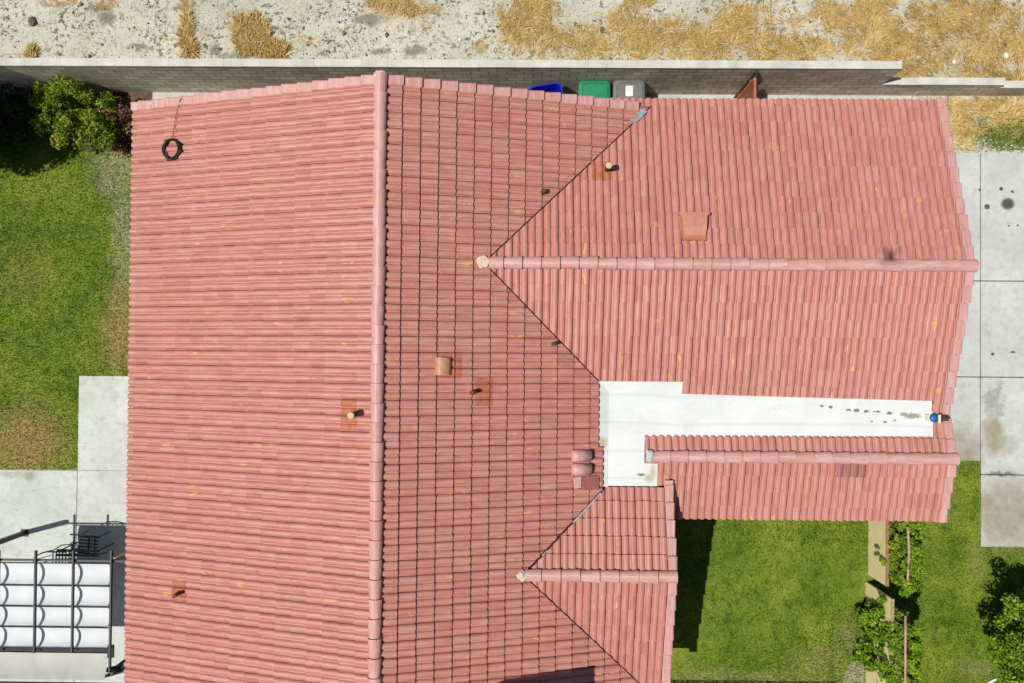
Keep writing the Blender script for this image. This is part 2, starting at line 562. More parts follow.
def rectpx(x0, y0, x1, y1, z=0.0):
    a = at(x0, y0, z); b = at(x1, y1, z)
    return [(a.x, b.y), (b.x, b.y), (b.x, a.y), (a.x, a.y)]


G = MB()
G.add([(-400, -400, 0), (400, -400, 0), (400, 400, 0), (-400, 400, 0)], [(0, 1, 2, 3)])
o = link('ground', G, M_dirt, origin=(0, 0, 0)); o['kind'] = 'structure'

WALL_Y = 6.24
XW_END = 8.227
# lawns
lw = [(-16, 6.2), (at(100, 93).x, 6.2), (at(100, 93).x, at(100, 140).y), (-7.9, at(100, 140).y), (-7.9, at(100, 376).y), (at(79, 376).x, at(100, 376).y), (at(79, 470).x, at(40, 469.5).y), (-16, at(40, 469.5).y)]
sheet('lawn', lw, 0.010, M_lawn)
WXL = at(868, 540, 0).x + .01
lf = [(2.6, -8.2), (WXL, -8.2), (WXL, -2.6), (2.6, -2.6)]
sheet('lawn', lf, 0.010, M_lawn)
lr = [(WXL, -8.2), (14, -8.2), (14, at(1000, 546).y), (at(980, 546).x, at(1000, 546).y), (at(980, 476).x, at(970, 460).y), (8.0, at(970, 460).y), (8.0, -2.6), (WXL, -2.6)]
sheet('lawn', lr, 0.010, M_lawn)
# side yard concrete strip and leaf-covered earth
xp = at(153, 93).x
sheet('path', [(xp, 5.0), (at(890, 96).x, 5.0), (at(890, 96).x, WALL_Y), (xp, WALL_Y)], 0.02, M_path)

a_ = at(84, 90); b_ = at(154, 152)
sheet('garden_soil', [(a_.x, b_.y), (b_.x, b_.y), (b_.x, WALL_Y), (a_.x, WALL_Y)], 0.015, simple('garden_soil', (.13, .085, .055), .95, .1, .4, 9))
# driveway: slabs with open joints
D = MB()
xj = at(980, 300).x
ys = [at(980, 153).y, at(980, 281).y, at(980, 377).y, at(980, 474.5).y, at(980, 546.5).y]
g = 0.010
for i in range(4):
    D.box2((xj + g, ys[i] - (g if i else 0), -0.1), (xj + 5.5, ys[i + 1] + (g if i < 3 else 0), 0.03))
for i in range(3):
    y1 = ys[i + 1] + g if i < 2 else at(965, 460.5).y
    D.box2((7.9, ys[i] - (g if i else 0), -0.1), (xj - g, y1, 0.03))
o = link('driveway', D, M_drive, origin=(xj, 0, 0), bevel=0.006); o['kind'] = 'structure'
D = MB(); D.add([(7.9, ys[0] - .01, 0.006), (xj + 5.4, ys[0] - .01, 0.006), (xj + 5.4, ys[4] + .01, 0.006), (xj - .1, ys[4] + .01, 0.006), (xj - .1, at(965, 460).y, .006), (7.9, at(965, 460).y, 0.006)], [(0, 1, 2, 3, 4, 5)])
o = link('driveway_base', D, simple('joint_soil', (0.05, 0.045, 0.035), 0.95, .05)); o['kind'] = 'structure'

# patio
P = MB()
xa, xb = at(79, 420).x, at(77.2, 520).x
yb = at(60, 470).y
P.box2((xa, at(100, 376).y, -0.1), (-7.6, yb + g * .7, 0.03))
P.box2((-16, yb - g * .7, -0.1), (xb - g * .7, -9.2, 0.03))
P.box2((xb + g * .7, yb - g * .7, -0.1), (-7.6, -9.2, 0.03))
o = link('patio', P, M_patio, origin=(-9, -4, 0), bevel=0.006); o['kind'] = 'structure'

# ------------------------------------------------------------------ house
PA = math.atan(1 / 3)
CA, SA = math.cos(PA), math.sin(PA)
Xr, zr, hw, Yn = -2.702, 4.420, 5.551, 5.196
Ys = -7.15
wz, wY, wrun, wXe = 3.771, 1.755, 3.5815, 8.73
w2z, w2Y, w2run, w2Xe = 3.011, -2.0735, 1.3208, 8.777
ez, eY, eX = 3.497, -4.374, 3.065
EXPO = 0.352
TW = 0.302
LIFT = 0.046


class Slope:
    def __init__(s, O, U, Dn, run):
        s.O = Vector(O); s.U = Vector(U); s.D = Vector(Dn)
        s.len = run / CA
        s.down = s.D * CA - Vector((0, 0, SA))
        s.N = s.D * SA + Vector((0, 0, CA))

    def P(s, u, t, h=0.0):
        return s.O + s.U * u + s.down * t + s.N * h

    def nP(s, u, t, h):
        f = lambda a: np.array(a)
        return f(s.O)[None] + u[:, None] * f(s.U)[None] + t[:, None] * f(s.down)[None] + h[:, None] * f(s.N)[None]


# one double-roll tile across: (fraction, height)
PROF = []
for k in range(2):
    b = k * 0.5
    PROF += [(b + 0.00, 0.0), (b + 0.075, 0.0)]
    for j in range(1, 8):
        a = math.pi * j / 8
        PROF.append((b + 0.075 + 0.40 * (1 - math.cos(a)) / 2, 0.042 * math.sin(a) ** 0.9))
    PROF.append((b + 0.475, 0.0))
PROF[0] = (0.011, -0.008)
PROF.append((0.989, -0.008))
PU = np.array([p[0] for p in PROF]); PH = np.array([p[1] for p in PROF])


def tiles(sl, u0, u1, t0, t1, clips=(), tint_fn=None, seed=1, phase=0.0):
    """courses of double-roll tiles over u0..u1 x t0..t1 of a slope, clipped by vertical planes (point, keep-normal)"""
    rg = np.random.default_rng(seed)
    n = len(PU)
    V = []; F = []; T = []; Q = []
    base = 0
    i0 = math.floor((u0 - phase) / TW); i1 = math.ceil((u1 - phase) / TW)
    nc = math.ceil((t1 - t0) / EXPO - 1e-6)
    fidx = []
    for k in range(n - 1):
        fidx += [(k, k + 1, n + k + 1, n + k), (2 * n + k, 2 * n + k + 1, 3 * n + k + 1, 3 * n + k)]
    fidx = np.array(fidx)
    for c in range(nc):
        ta = t0 + c * EXPO
        tb = min(ta + EXPO, t1)
        cshift = rg.normal(0, 0.0015)
        for i in range(i0, i1):
            uu = phase + i * TW + PU * TW + rg.normal(0, 0.0012) + cshift
            lift = LIFT + rg.normal(0, 0.002)
            low = rg.normal(0.004, 0.001)
            e = tb + rg.normal(0, 0.003) + 0.012
            tw = rg.normal(0, 0.004) * (PU - .5)
            a = sl.nP(uu, np.full(n, ta - 0.03) , PH + low)
            b = sl.nP(uu, e + tw, PH + lift)
            d = sl.nP(uu, e + tw - 0.002, PH * 0.22 + lift - 0.044)
            V.append(np.concatenate([a, b, b, d]))
            F.append(fidx + base); base += 4 * n
            tv = np.clip(rg.normal(0.5, 0.2), 0, 1)
            if tint_fn is not None:
                tv = tint_fn(sl.P((i + .5) * TW + phase, (ta + tb) / 2), tv)
            T.append(np.full(4 * n, tv))
            q = np.zeros((4 * n, 3)); q[:, 0] = np.tile(uu, 4)
            q[:n, 1] = ta; q[n:, 1] = e; q[:, 2] = rg.integers(0, 50) * 3.7
            q[:, 0] += q[0, 2]
            Q.append(q)
    me = npmesh('tiles', np.concatenate(V), np.concatenate(F), {'tint': ('FLOAT', np.concatenate(T)), 'tuv': ('FLOAT_VECTOR', np.concatenate(Q))})
    bm = bmesh.new(); bm.from_mesh(me)
    for p, nn in clips:
        geom = bm.verts[:] + bm.edges[:] + bm.faces[:]
        bmesh.ops.bisect_plane(bm, geom=geom, dist=1e-5, plane_co=p, plane_no=nn, clear_inner=True)
    bm.to_mesh(me); bm.free()
    return me


def join(meshes):
    bm = bmesh.new()
    for m in meshes: bm.from_mesh(m)
    me = bpy.data.meshes.new('joined')
    bm.to_mesh(me); bm.free()
    return me


def attr_mesh(mb, tint=None, uv=None):
    me = bpy.data.meshes.new('m')
    me.from_pydata(mb.v, [], mb.f)
    n = len(mb.v)
    a = me.attributes.new('tint', 'FLOAT', 'POINT'); a.data.foreach_set('value', np.array(tint if tint is not None else [0.5] * n, dtype=np.float32))
    a = me.attributes.new('tuv', 'FLOAT_VECTOR', 'POINT')
    co = np.array(mb.v, dtype=np.float32) if uv is None else np.array(uv, dtype=np.float32)
    a.data.foreach_set('vector', co.ravel())
    return me


def ridge_caps(p0, p1, seed=3, r=0.118, length=0.36, drop=-0.01, flip=False):
    """overlapping half-barrel caps from p0 to p1"""
    rg = random.Random(seed)
    p0 = Vector(p0); p1 = Vector(p1)
    d = (p1 - p0); L = d.length; d.normalize()
    side = d.cross(Vector((0, 0, 1))).normalized(); up = Vector((0, 0, 1))
    n = max(1, round(L / length)); st = L / n
    m = MB(); tint = []; uv = []
    K = 13
    for i in range(n):
        a = p0 + d * (i * st - 0.03); b = p0 + d * ((i + 1) * st + 0.008)
        ra, rb = (r * .90, r * 1.10)
        if flip: ra, rb = rb, ra
        jit = side * rg.gauss(0, 0.004); jz = rg.gauss(0, 0.003)
        vs = []; fs = []
        for (c, rr, thick) in ((a, ra, 0), (b, rb, 0), (b, rb, 1), (a, ra, 1)):
            for k in range(K):
                t = math.pi * (-0.06 + 1.12 * k / (K - 1))
                q = rr - (0.02 if thick else 0)
                vs.append(c + jit + side * math.cos(t) * q + up * (math.sin(t) * q * 0.82 + drop + jz + (-.010 if c is a else .014)))
        for k in range(K - 1):
            fs.append((k, k + 1, K + k + 1, K + k)); fs.append((K + k, K + k + 1, 2 * K + k + 1, 2 * K + k)); fs.append((3 * K + k, 3 * K + k + 1, k + 1, k))
        m.add(vs, fs)
        tv = min(1, max(0, rg.gauss(.55, .2)))
        tint += [tv] * len(vs)
        for q in vs: uv.append((q.dot(side) + i * 3.1, q.dot(d), i))
    return attr_mesh(m, tint, uv)


def rake(sl, u, out, t0, t1, seed=5, w=0.155, drop=0.20, phase=0.0):
    """stepped L-shaped barge tiles down a gable edge; out = +1/-1 along sl.U"""
    rg = random.Random(seed)
    m = MB(); tint = []; uv = []
    n = math.ceil((t1 - t0) / EXPO - 0.05)
    for c in range(n):
        a = t0 + c * EXPO - 0.04; b = min(t0 + (c + 1) * EXPO, t1) + 0.015
        la, lb = 0.045, 0.098 + rg.gauss(0, 0.004)
        ua = u - out * w; j = rg.gauss(0, 0.004); ub = u + out * (0.012) + j
        uo_b = ub + out * 0.02
        th = 0.022
        P = sl.P
        sec = lambda t, h, uo: [P(ua, t, h - th), P(ua, t, h), P(uo - out * .02, t, h + .006), P(uo, t, h - .012), P(uo, t, h - drop), P(uo - out * th, t, h - drop), P(uo - out * th, t, h - th - .01)]
        A = sec(a, la, ub); Bq = sec(b, lb, uo_b)
        k = 7
        fs = [(i, (i + 1) % k, k + (i + 1) % k, k + i) for i in range(k)] + [tuple(range(k)), tuple(range(2 * k - 1, k - 1, -1))]
        m.add(A + Bq, fs)
        tv = min(1, max(0, rg.gauss(.6, .18)))
        tint += [tv] * 14
        for q in A + Bq: uv.append((q.x * 1.3 + c * 2.7, q.y, c))
    me = attr_mesh(m, tint, uv)
    bm = bmesh.new(); bm.from_mesh(me); bmesh.ops.recalc_face_normals(bm, faces=bm.faces); bm.to_mesh(me); bm.free()
    return me


def deck(sl, u0, u1, t0, t1, h=-0.012, th=0.12):
    m = MB()
    vs = [sl.P(u, t, hh) for hh in (h - th, h) for u, t in ((u0, t0), (u1, t0), (u1, t1), (u0, t1))]
    m.add(vs, [(0, 1, 2, 3), (4, 5, 6, 7), (0, 1, 5, 4), (1, 2, 6, 5), (2, 3, 7, 6), (3, 0, 4, 7)])
    return m


def merge(*ms):
    r = MB()
    for m in ms: r.add(m.v, m.f)
    return r


def lump(p, size, seed=1):
    bm = bmesh.new(); bmesh.ops.create_icosphere(bm, subdivisions=3, radius=1)
    for v in bm.verts:
        k = 1 + .45 * noise.noise(v.co * 1.6 + V_((seed, 0, 0))) + .2 * noise.noise(v.co * 5)
        v.co = V_((v.co.x * size[0] * k, v.co.y * size[1] * k, v.co.z * size[2] * k)) + V_(p)
    me = bpy.data.meshes.new('lump'); bm.to_mesh(me); bm.free()
    return me


V_ = Vector
house = empty('tile_roofed_house', (-2.5, -1.5, 0), 'single-storey house with pink red tiled gable roofs and a white flat roof strip', 'house')

mainL = Slope((Xr, 0, zr), (0, 1, 0), (-1, 0, 0), hw)
mainR = Slope((Xr, 0, zr), (0, 1, 0), (1, 0, 0), hw)
wingN = Slope((0, wY, wz), (1, 0, 0), (0, 1, 0), wrun)
wingS = Slope((0, wY, wz), (1, 0, 0), (0, -1, 0), wrun)
porN = Slope((0, w2Y, w2z), (1, 0, 0), (0, 1, 0), w2run)
porS = Slope((0, w2Y, w2z), (1, 0, 0), (0, -1, 0), w2run)
entN = Slope((0, eY, ez), (1, 0, 0), (0, 1, 0), 2.7)
entS = Slope((0, eY, ez), (1, 0, 0), (0, -1, 0), 2.95)
Xm = Xr + (zr - wz) * 3
Xe = Xr + (zr - ez) * 3
GAP = 0.017
q2 = 1 / math.sqrt(2)
V_ = Vector

# flat roof outline on the slopes
def onS(px, py, sl, h=0.04):
    return at_plane(px, py, sl.P(0, 0, h), sl.N)

XF = onS(598.5, 415, mainR).x
XF2 = onS(602.5, 465, mainR).x
YF_top1 = onS(640, 381.5, wingS).y
YF_top2a = onS(700, 394, wingS).y
YF_top2b = onS(930, 401, wingS).y
XF_step = onS(682.5, 388, wingS).x
XF_end_t = onS(932.5, 401, wingS).x
YF_bot = onS(800, 436, porN, 0.06).y
XF_end_b = onS(934, 436, porN).x
X_porW = onS(645, 445, porN).x
X_porS = onS(657.5, 475, porS).x
Y_entN = onS(640, 487, entN).y
Yvw = wY - (XF - Xm)           # where the lower wing valley reaches the flat roof
Yve = eY + (XF2 - Xe)          # where the upper entry valley ends
print('FLAT', XF, XF2, YF_top1, YF_top2a, YF_top2b, YF_bot, X_porW, Y_entN, Yvw, Yve)

# ---- main roof
main = link('main_roof', merge(deck(mainL, Ys, Yn - .03, 0.0, mainL.len - .09), deck(mainR, Ys, Yn - .03, 0.0, mainR.len - .02)), M_deck, house)
me = tiles(mainL, Ys, Yn - .04, 0.03, mainL.len - 0.04, [(V_((0, Yn - .05, 0)), V_((0, -1, 0)))], seed=11)
tag(link('tile_slope', me, M_tile, main), 'sunlit west slope of even tile rows')
parts = []
ph = 0.0
def mR(y0, y1, extra, t1=None, seed=12):
    cl = [(V_((0, y0, 0)), V_((0, 1, 0))), (V_((0, y1, 0)), V_((0, -1, 0)))] + extra
    return tiles(mainR, y0, y1, 0.03, t1 or (mainR.len + 0.03), cl, seed=seed)
parts.append(mR(wY, Yn - .05, [(V_((Xm - GAP, wY, 0)), V_((-q2, q2, 0)))]))
parts.append(mR(Yvw, wY, [(V_((Xm - GAP, wY, 0)), V_((-q2, -q2, 0)))]))
ymid = onS(600, 447, mainR).y
parts.append(mR(ymid, Yvw, [(V_((XF, 0, 0)), V_((-1, 0, 0)))]))
parts.append(mR(Yve, ymid, [(V_((XF2, 0, 0)), V_((-1, 0, 0)))]))
parts.append(mR(eY, Yve, [(V_((Xe - .045, eY, 0)), V_((-q2, q2, 0)))]))
parts.append(mR(Ys, eY, [(V_((Xe - GAP, eY, 0)), V_((-q2, -q2, 0)))]))
tag(link('tile_slope', join(parts), M_tile, main), 'east slope with dark course lines')
link('ridge_cap', ridge_caps((Xr, Ys, zr + .055), (Xr, Yn + .02, zr + .055), 21), M_cap, main, smooth=False)
link('rake_trim', rake(mainL, Yn, 1, 0.0, mainL.len - .03, 31), M_cap, main)
link('rake_trim', rake(mainR, Yn, 1, 0.05, mainR.len - .55, 32), M_cap, main)
link('mortar_bed', lump((Xr, Yn - .03, zr + .09), (.11, .09, .06), 1), M_mortar, main)
# fascia at west eave and rakes
m = MB(); pe = mainL.P(0, mainL.len - .08, -.1)
m.box2((pe.x - .02, Ys, pe.z - .13), (pe.x + .015, Yn, pe.z + .045))
link('fascia', m, M_fascia, main)
m = MB()
for sl in (mainL, mainR):
    m.add([sl.P(Yn - .02 + k, t, h) for k in (-.04, 0) for h in (-.22, -.02) for t in (0, sl.len)], [(0, 1, 3, 2), (4, 5, 7, 6), (0, 1, 5, 4), (2, 3, 7, 6), (0, 2, 6, 4), (1, 3, 7, 5)])
link('barge_board', m, M_fascia, main)

# ---- wing roof
wing = link('wing_roof', merge(deck(wingN, Xm + .05, wXe - .03, 0, wingN.len - .08), deck(wingS, Xm + .3, wXe - .03, 0, wingS.len - .9)), M_deck, house)
me = tiles(wingN, Xm - .1, wXe - .04, 0.03, wingN.len - .03, [(V_((Xm + GAP, wY, 0)), V_((q2, -q2, 0))), (V_((wXe - .05, 0, 0)), V_((-1, 0, 0)))], seed=13, phase=.1)
link('tile_slope', me, M_tile, wing)
parts = []
me = join([tiles(wingN, 1.7, 2.5, 0.03, wingN.len - .03, [(V_((0, Yn + .02, 0)), V_((0, 1, 0))), (V_((1.75, 0, 0)), V_((1, 0, 0))), (V_((2.33, 0, 0)), V_((-1, 0, 0)))], seed=113, phase=.1),
          tiles(wingN, 2.3, 2.9, 0.03, wingN.len - .03, [(V_((0, Yn - .045, 0)), V_((0, 1, 0))), (V_((2.33, 0, 0)), V_((1, 0, 0)))], seed=113, phase=.1)])
link('tile_slope', me, M_tile, wing)
clv = (V_((Xm + GAP, wY, 0)), V_((q2, q2, 0)))
cle = (V_((wXe - .05, 0, 0)), V_((-1, 0, 0)))
YV = (w2z + w2Y * -1 / 3 - wz + wY / 3) * 1.5 if False else ((w2z - w2Y * -1 * -1 / 3) - (wz - wY / 3)) * 1.5
YV = ((w2z + w2Y / 3) - (wz - wY / 3)) * 1.5   # valley between wing and porch roofs
YV = -1.30
parts.append(tiles(wingS, Xm - .1, XF_step, 0.03, wingS.len, [clv, (V_((0, YF_top1, 0)), V_((0, 1, 0))), (V_((XF_step, 0, 0)), V_((-1, 0, 0)))], seed=14, phase=.1))
nrm = V_((-(YF_top2b - YF_top2a), (XF_end_t - XF_step), 0)).normalized()
parts.append(tiles(wingS, XF_step, XF_end_t, 0.03, wingS.len, [(V_((XF_step, YF_top2a, 0)), nrm), (V_((XF_step, 0, 0)), V_((1, 0, 0))), (V_((XF_end_t, 0, 0)), V_((-1, 0, 0)))], seed=15, phase=.1))
parts.append(tiles(wingS, XF_end_t, wXe - .04, 0.03, wingS.len, [(V_((0, YV + .02, 0)), V_((0, 1, 0))), (V_((XF_end_t, 0, 0)), V_((1, 0, 0))), cle], seed=16, phase=.1))
link('tile_slope', join(parts), M_tile, wing)
link('ridge_cap', ridge_caps((Xm - .0, wY, wz + .055), (wXe + .02, wY, wz + .055), 22), M_cap, wing)
link('rake_trim', rake(wingN, wXe, 1, 0.0, wingN.len - .03, 33), M_cap, wing)
link('rake_trim', rake(wingS, wXe, 1, 0.0, (wY - YV) / CA, 34), M_cap, wing)
link('mortar_bed', lump((Xm - .0, wY, wz + .10), (.13, .12, .07), 2), simple('pale_mortar', (.68, .52, .42), .9, .1, .2, 30), wing)
m = MB(); pe = wingN.P(0, wingN.len - .07, -.1)
m.box2((2.9, pe.y - .015, pe.z - .13), (wXe, pe.y + .02, pe.z + .045))
link('fascia', m, M_fascia, wing)
m = MB()
for sl, tl in ((wingN, wingN.len), (wingS, (wY - YV) / CA)):
    m.add([sl.P(wXe - .02 + k, t, h) for k in (-.04, 0) for h in (-.22, -.02) for t in (0, tl)], [(0, 1, 3, 2), (4, 5, 7, 6), (0, 1, 5, 4), (2, 3, 7, 6), (0, 2, 6, 4), (1, 3, 7, 5)])
link('barge_board', m, M_fascia, wing)
# metal showing where the upper valley meets the eave
m = MB()
a = onS(631.5, 121, mainR, -.0); b = onS(640, 111, mainR, 0.0)
for p, q in ((a, b),):
    m.add([V_((p.x - .05, p.y - .02, p.z + .035)), V_((q.x - .03, q.y + .03, q.z + .05)), V_((q.x + .14, q.y - .03, q.z + .085)), V_((p.x + .06, p.y - .09, p.z + .07))], [(0, 1, 2, 3)])
vf = link('valley_flashing', m, simple('blue_grey_flashing', (.24, .36, .42), .5, .4, .25, 15), wing)
sol = vf.modifiers.new('thick', 'SOLIDIFY'); sol.thickness = .006

# ---- porch roof (small one south of the flat roof)
porch = link('porch_roof', merge(deck(porN, X_porW + .02, w2Xe - .03, 0, .55), deck(porS, X_porS + .02, w2Xe - .03, 0, porS.len - .06)), M_deck, house)
cle = (V_((w2Xe - .05, 0, 0)), V_((-1, 0, 0)))
parts = [tiles(porN, X_porW, w2Xe, 0.03, 3, [(V_((X_porW, 0, 0)), V_((1, 0, 0))), (V_((0, YF_bot, 0)), V_((0, -1, 0))), (V_((XF_end_b, 0, 0)), V_((-1, 0, 0)))], seed=17, phase=.05),
         tiles(porN, XF_end_b, w2Xe, 0.03, 3, [(V_((XF_end_b, 0, 0)), V_((1, 0, 0))), (V_((0, YV - .02, 0)), V_((0, -1, 0))), cle], seed=18, phase=.05)]
link('tile_slope', join(parts), M_tile, porch)
ypw = onS(650, 463.5, porS).y
parts = [tiles(porS, X_porW, X_porS + .1, 0.03, porS.len, [(V_((X_porW, 0, 0)), V_((1, 0, 0))), (V_((0, ypw, 0)), V_((0, 1, 0))), (V_((X_porS, 0, 0)), V_((-1, 0, 0)))], seed=19, phase=.05),
         tiles(porS, X_porS, w2Xe, 0.03, porS.len - .01, [(V_((X_porS, 0, 0)), V_((1, 0, 0))), cle], seed=20, phase=.05)]
me = join(parts)
link('tile_slope', me, M_tile, porch)
link('ridge_cap', ridge_caps((X_porW + .12, w2Y, w2z + .055), (w2Xe + .0, w2Y, w2z + .055), 23), M_cap, porch)
link('rake_trim', rake(porN, w2Xe, 1, 0.0, (YV - w2Y) / CA * .98, 35), M_cap, porch)
link('rake_trim', rake(porS, w2Xe, 1, 0.0, porS.len - .01, 36), M_cap, porch)
tag(link('mortar_bed', lump((X_porW + .09, w2Y, w2z + .08), (.10, .13, .08), 3), simple('grey_mortar', (.5, .52, .47), .9, .1, .3, 30), porch), 'grey mortar end plug')
m = MB(); m.tube([(w2Xe + .01 + .0 * t, w2Y + .13 * math.cos(t) * .9, w2z + .05 + .105 * math.sin(t)) for t in [math.pi * k / 8 for k in range(9)]], .022, 8)
link('ridge_end_ring', m, M_galv, porch, smooth=True)
m = MB(); pe = porS.P(0, porS.len - .05, -.1)
m.box2((3.1, pe.y - .02, pe.z - .13), (w2Xe, pe.y + .015, pe.z + .045))
link('fascia', m, M_fascia, porch)
# a few darker replacement tiles: thin tile pieces on the porch slope
pt = onS(842, 470, porS)
i_ = math.floor((pt.x - .05) / TW)
dt = tiles(porS, .05 + (i_) * TW + .01, .05 + (i_ + 2) * TW - .01, 0.034, 0.03 + EXPO, seed=25, phase=.055)
dt.transform(Matrix.Translation(porS.N * .011))
M_tile_dk = tile_mat('dark_replacement_tile', (0.33, 0.115, 0.11))
tag(link('replacement_tile', dt, M_tile_dk, porch), 'two darker red tiles below the ridge')

# ---- entry roof
ent = link('entry_roof', merge(deck(entN, Xe + .25, eX - .03, 0, (Y_entN - eY) / CA - .02), deck(entS, Xe + .25, eX - .03, 0, entS.len - .02)), M_deck, house)
cle = (V_((eX - .05, 0, 0)), V_((-1, 0, 0)))
me = tiles(entN, Xe, eX, 0.03, 3, [(V_((Xe + .02, eY, 0)), V_((q2, -q2, 0))), (V_((0, Y_entN, 0)), V_((0, -1, 0))), cle], seed=26, phase=.2)
link('tile_slope', me, M_tile, ent)
me = tiles(entS, Xe, eX, 0.03, entS.len + .03, [(V_((Xe + GAP, eY, 0)), V_((q2, q2, 0))), cle], seed=27, phase=.2)
link('tile_slope', me, M_tile, ent)
link('ridge_cap', ridge_caps((Xe - .05, eY, ez + .055), (eX + .0, eY, ez + .055), 28), M_cap, ent)
link('rake_trim', rake(entN, eX, 1, 0.0, (Y_entN - eY) / CA + .1, 37), M_cap, ent)
link('rake_trim', rake(entS, eX, 1, 0.0, entS.len + .03, 38), M_cap, ent)
link('mortar_bed', lump((Xe - .04, eY, ez + .09), (.10, .11, .07), 4), M_mortar, ent)
m = MB()
n_ = V_((-q2, q2, 0))
for k0, k1, w in ((.98, 1.55, .016), (.36, .46, .011)):
    a = V_((Xe + k0, eY + k0, ez - k0 / 3)); b = V_((Xe + k1, eY + k1, ez - k1 / 3))
    m = MB()
    m.add([a - n_ * w + V_((0, 0, .075)), b - n_ * w + V_((0, 0, .08)), b + n_ * w + V_((0, 0, .08)), a + n_ * w + V_((0, 0, .075))], [(0, 1, 2, 3)])
    vf = link('valley_flashing', m, M_galv, ent)
    sol = vf.modifiers.new('thick', 'SOLIDIFY'); sol.thickness = .006
m = MB()
for sl in (entN, entS):
    m.add([sl.P(eX - .02 + k, t, h) for k in (-.04, 0) for h in (-.22, -.02) for t in (0, sl.len * (.6 if sl is entN else 1))], [(0, 1, 3, 2), (4, 5, 7, 6), (0, 1, 5, 4), (2, 3, 7, 6), (0, 2, 6, 4), (1, 3, 7, 5)])
link('barge_board', m, M_fascia, ent)

# ---- flat roof: white coated, falling slightly to the east
def zf(x):
    return 2.872 + 0.06 * (8.2 - x) / 6.5
m = MB()
def fl(x, y, up=0.0): return V_((x, y, zf(x) + up))
pts_top = [(XF - .25, YF_top1 + .25), (XF_step + .02, YF_top1 + .25), (XF_step + .02, YF_top2a + .15), (XF_end_t + .01, YF_top2b + .12), (XF_end_b + .01, YF_bot - .12), (X_porW - .0, YF_bot - .12), (X_porW - .0, ypw + .0), (X_porS - .0, ypw + .0), (X_porS - .0, Y_entN - .12), (XF2 - .25, Y_entN - .12)]
tp = [fl(x, y) for x, y in pts_top]
bt = [p - V_((0, 0, .25)) for p in tp]
n = len(tp)
m.add(tp + bt, [tuple(range(n)), tuple(range(2 * n - 1, n - 1, -1))] + [(i, (i + 1) % n, n + (i + 1) % n, n + i) for i in range(n)])
flat = link('flat_roof', m, M_flat, house)
um = MB()
for (xa_, xb_, ya_, yb2_) in ((XF + .0, XF_step + .02, YF_top1 + .035, YF_top1 - .4), (XF_step, XF_end_t, YF_top2b + .03, YF_top2b - .1)):
    qs = [V_((x, y, wz - (wY - y) / 3 + hh)) for hh in (-.01, .006) for x, y in ((xa_, ya_), (xb_, ya_), (xb_, yb2_), (xa_, yb2_))]
    um.add(qs, [(0, 1, 2, 3), (4, 5, 6, 7), (0, 1, 5, 4), (1, 2, 6, 5), (2, 3, 7, 6), (3, 0, 4, 7)])
for (x0_, x1_, ya_, yb2_) in ((XF - .01, XF + .3, Yvw - .0, ymid), (XF2 - .01, XF2 + .3, ymid, Y_entN)):
    qs = [V_((x, y, zr - (x - Xr) / 3 + hh)) for hh in (-.01, .004) for x, y in ((x0_, ya_), (x1_, ya_), (x1_, yb2_), (x0_, yb2_))]
    um.add(qs, [(0, 1, 2, 3), (4, 5, 6, 7), (0, 1, 5, 4), (1, 2, 6, 5), (2, 3, 7, 6), (3, 0, 4, 7)])
link('roof_upstand', um, M_flat, flat)
flat['label'] = 'white coated flat roof with dark footprints'
# drain scupper at its east end
dp = at(932, 418, 2.93)
m = MB()
K = 14
vs = []; fs = []
for j in range(5):
    rr = .10 * (1, 1, .86, .5, .05)[j]; zz = (0.03, .055, .075, .085, .09)[j]
    for k in range(K):
        t = math.pi * (.5 + k / (K - 1))
        vs.append((dp.x + .07 + math.cos(t) * rr * 1.15, dp.y + .0 + math.sin(t) * rr * .95, dp.z + zz - .04))
for j in range(4):
    for k in range(K - 1): fs.append((j * K + k, j * K + k + 1, (j + 1) * K + k + 1, (j + 1) * K + k))
m.add(vs, fs)
dr = link('roof_drain', m, simple('blue_plastic', (.008, .10, .33), .4, .5, .2, 20), flat, smooth=True)
dr['label'] = 'blue half-round drain guard'
m = MB(); m.box((dp.x + .14, dp.y + .0, dp.z + .03), (.11, .15, .06)); m.box((dp.x + .24, dp.y, dp.z + .05), (.12, .11, .05)); m.tube([(dp.x + .2, dp.y + .02, dp.z + .07), (dp.x + .33, dp.y + .01, dp.z + .085)], .018, 6)
link('outlet', m, simple('dark_outlet', (.08, .05, .03), .8, .2, .5, 30), dr)
M_tape = simple('cream_tape', (.7, .62, .45), .7)
for c_, z_ in (((dp.x + .115, dp.y - .01, dp.z + .07), (.05, .17, .02)), ((dp.x - .09, dp.y + .01, dp.z + -.01), (.07, .12, .015))):
    m = MB(); m.box(c_, z_); link('tape_strip', m, M_tape, dr)

# ---- walls of the house
w = MB()
zt = 2.46
w.prism([(-7.8, -6.75), (2.3, -6.75), (2.3, 4.75), (-7.8, 4.75)], -0.05, zt)
for y in (4.75, -6.75):
    s_ = -1 if y > 0 else 1
    zc = zr - .2
    w.add([(-7.8, y, zt), (2.3, y, zt), (Xr, y, zc - .06), (-7.8, y + s_ * .15, zt), (2.3, y + s_ * .15, zt), (Xr, y + s_ * .15, zc - .06)], [(0, 1, 2), (3, 4, 5), (0, 1, 4, 3), (1, 2, 5, 4), (2, 0, 3, 5)])
w.prism([(2.31, -1.25), (8.35, -1.25), (8.35, 4.9), (2.31, 4.9)], -0.05, zt)
w.add([(8.35, wY - 3.1, zt), (8.35, wY + 3.1, zt), (8.35, wY, wz - .2), (8.2, wY - 3.1, zt), (8.2, wY + 3.1, zt), (8.2, wY, wz - .2)], [(0, 1, 2), (3, 4, 5), (0, 1, 4, 3), (1, 2, 5, 4), (2, 0, 3, 5)])
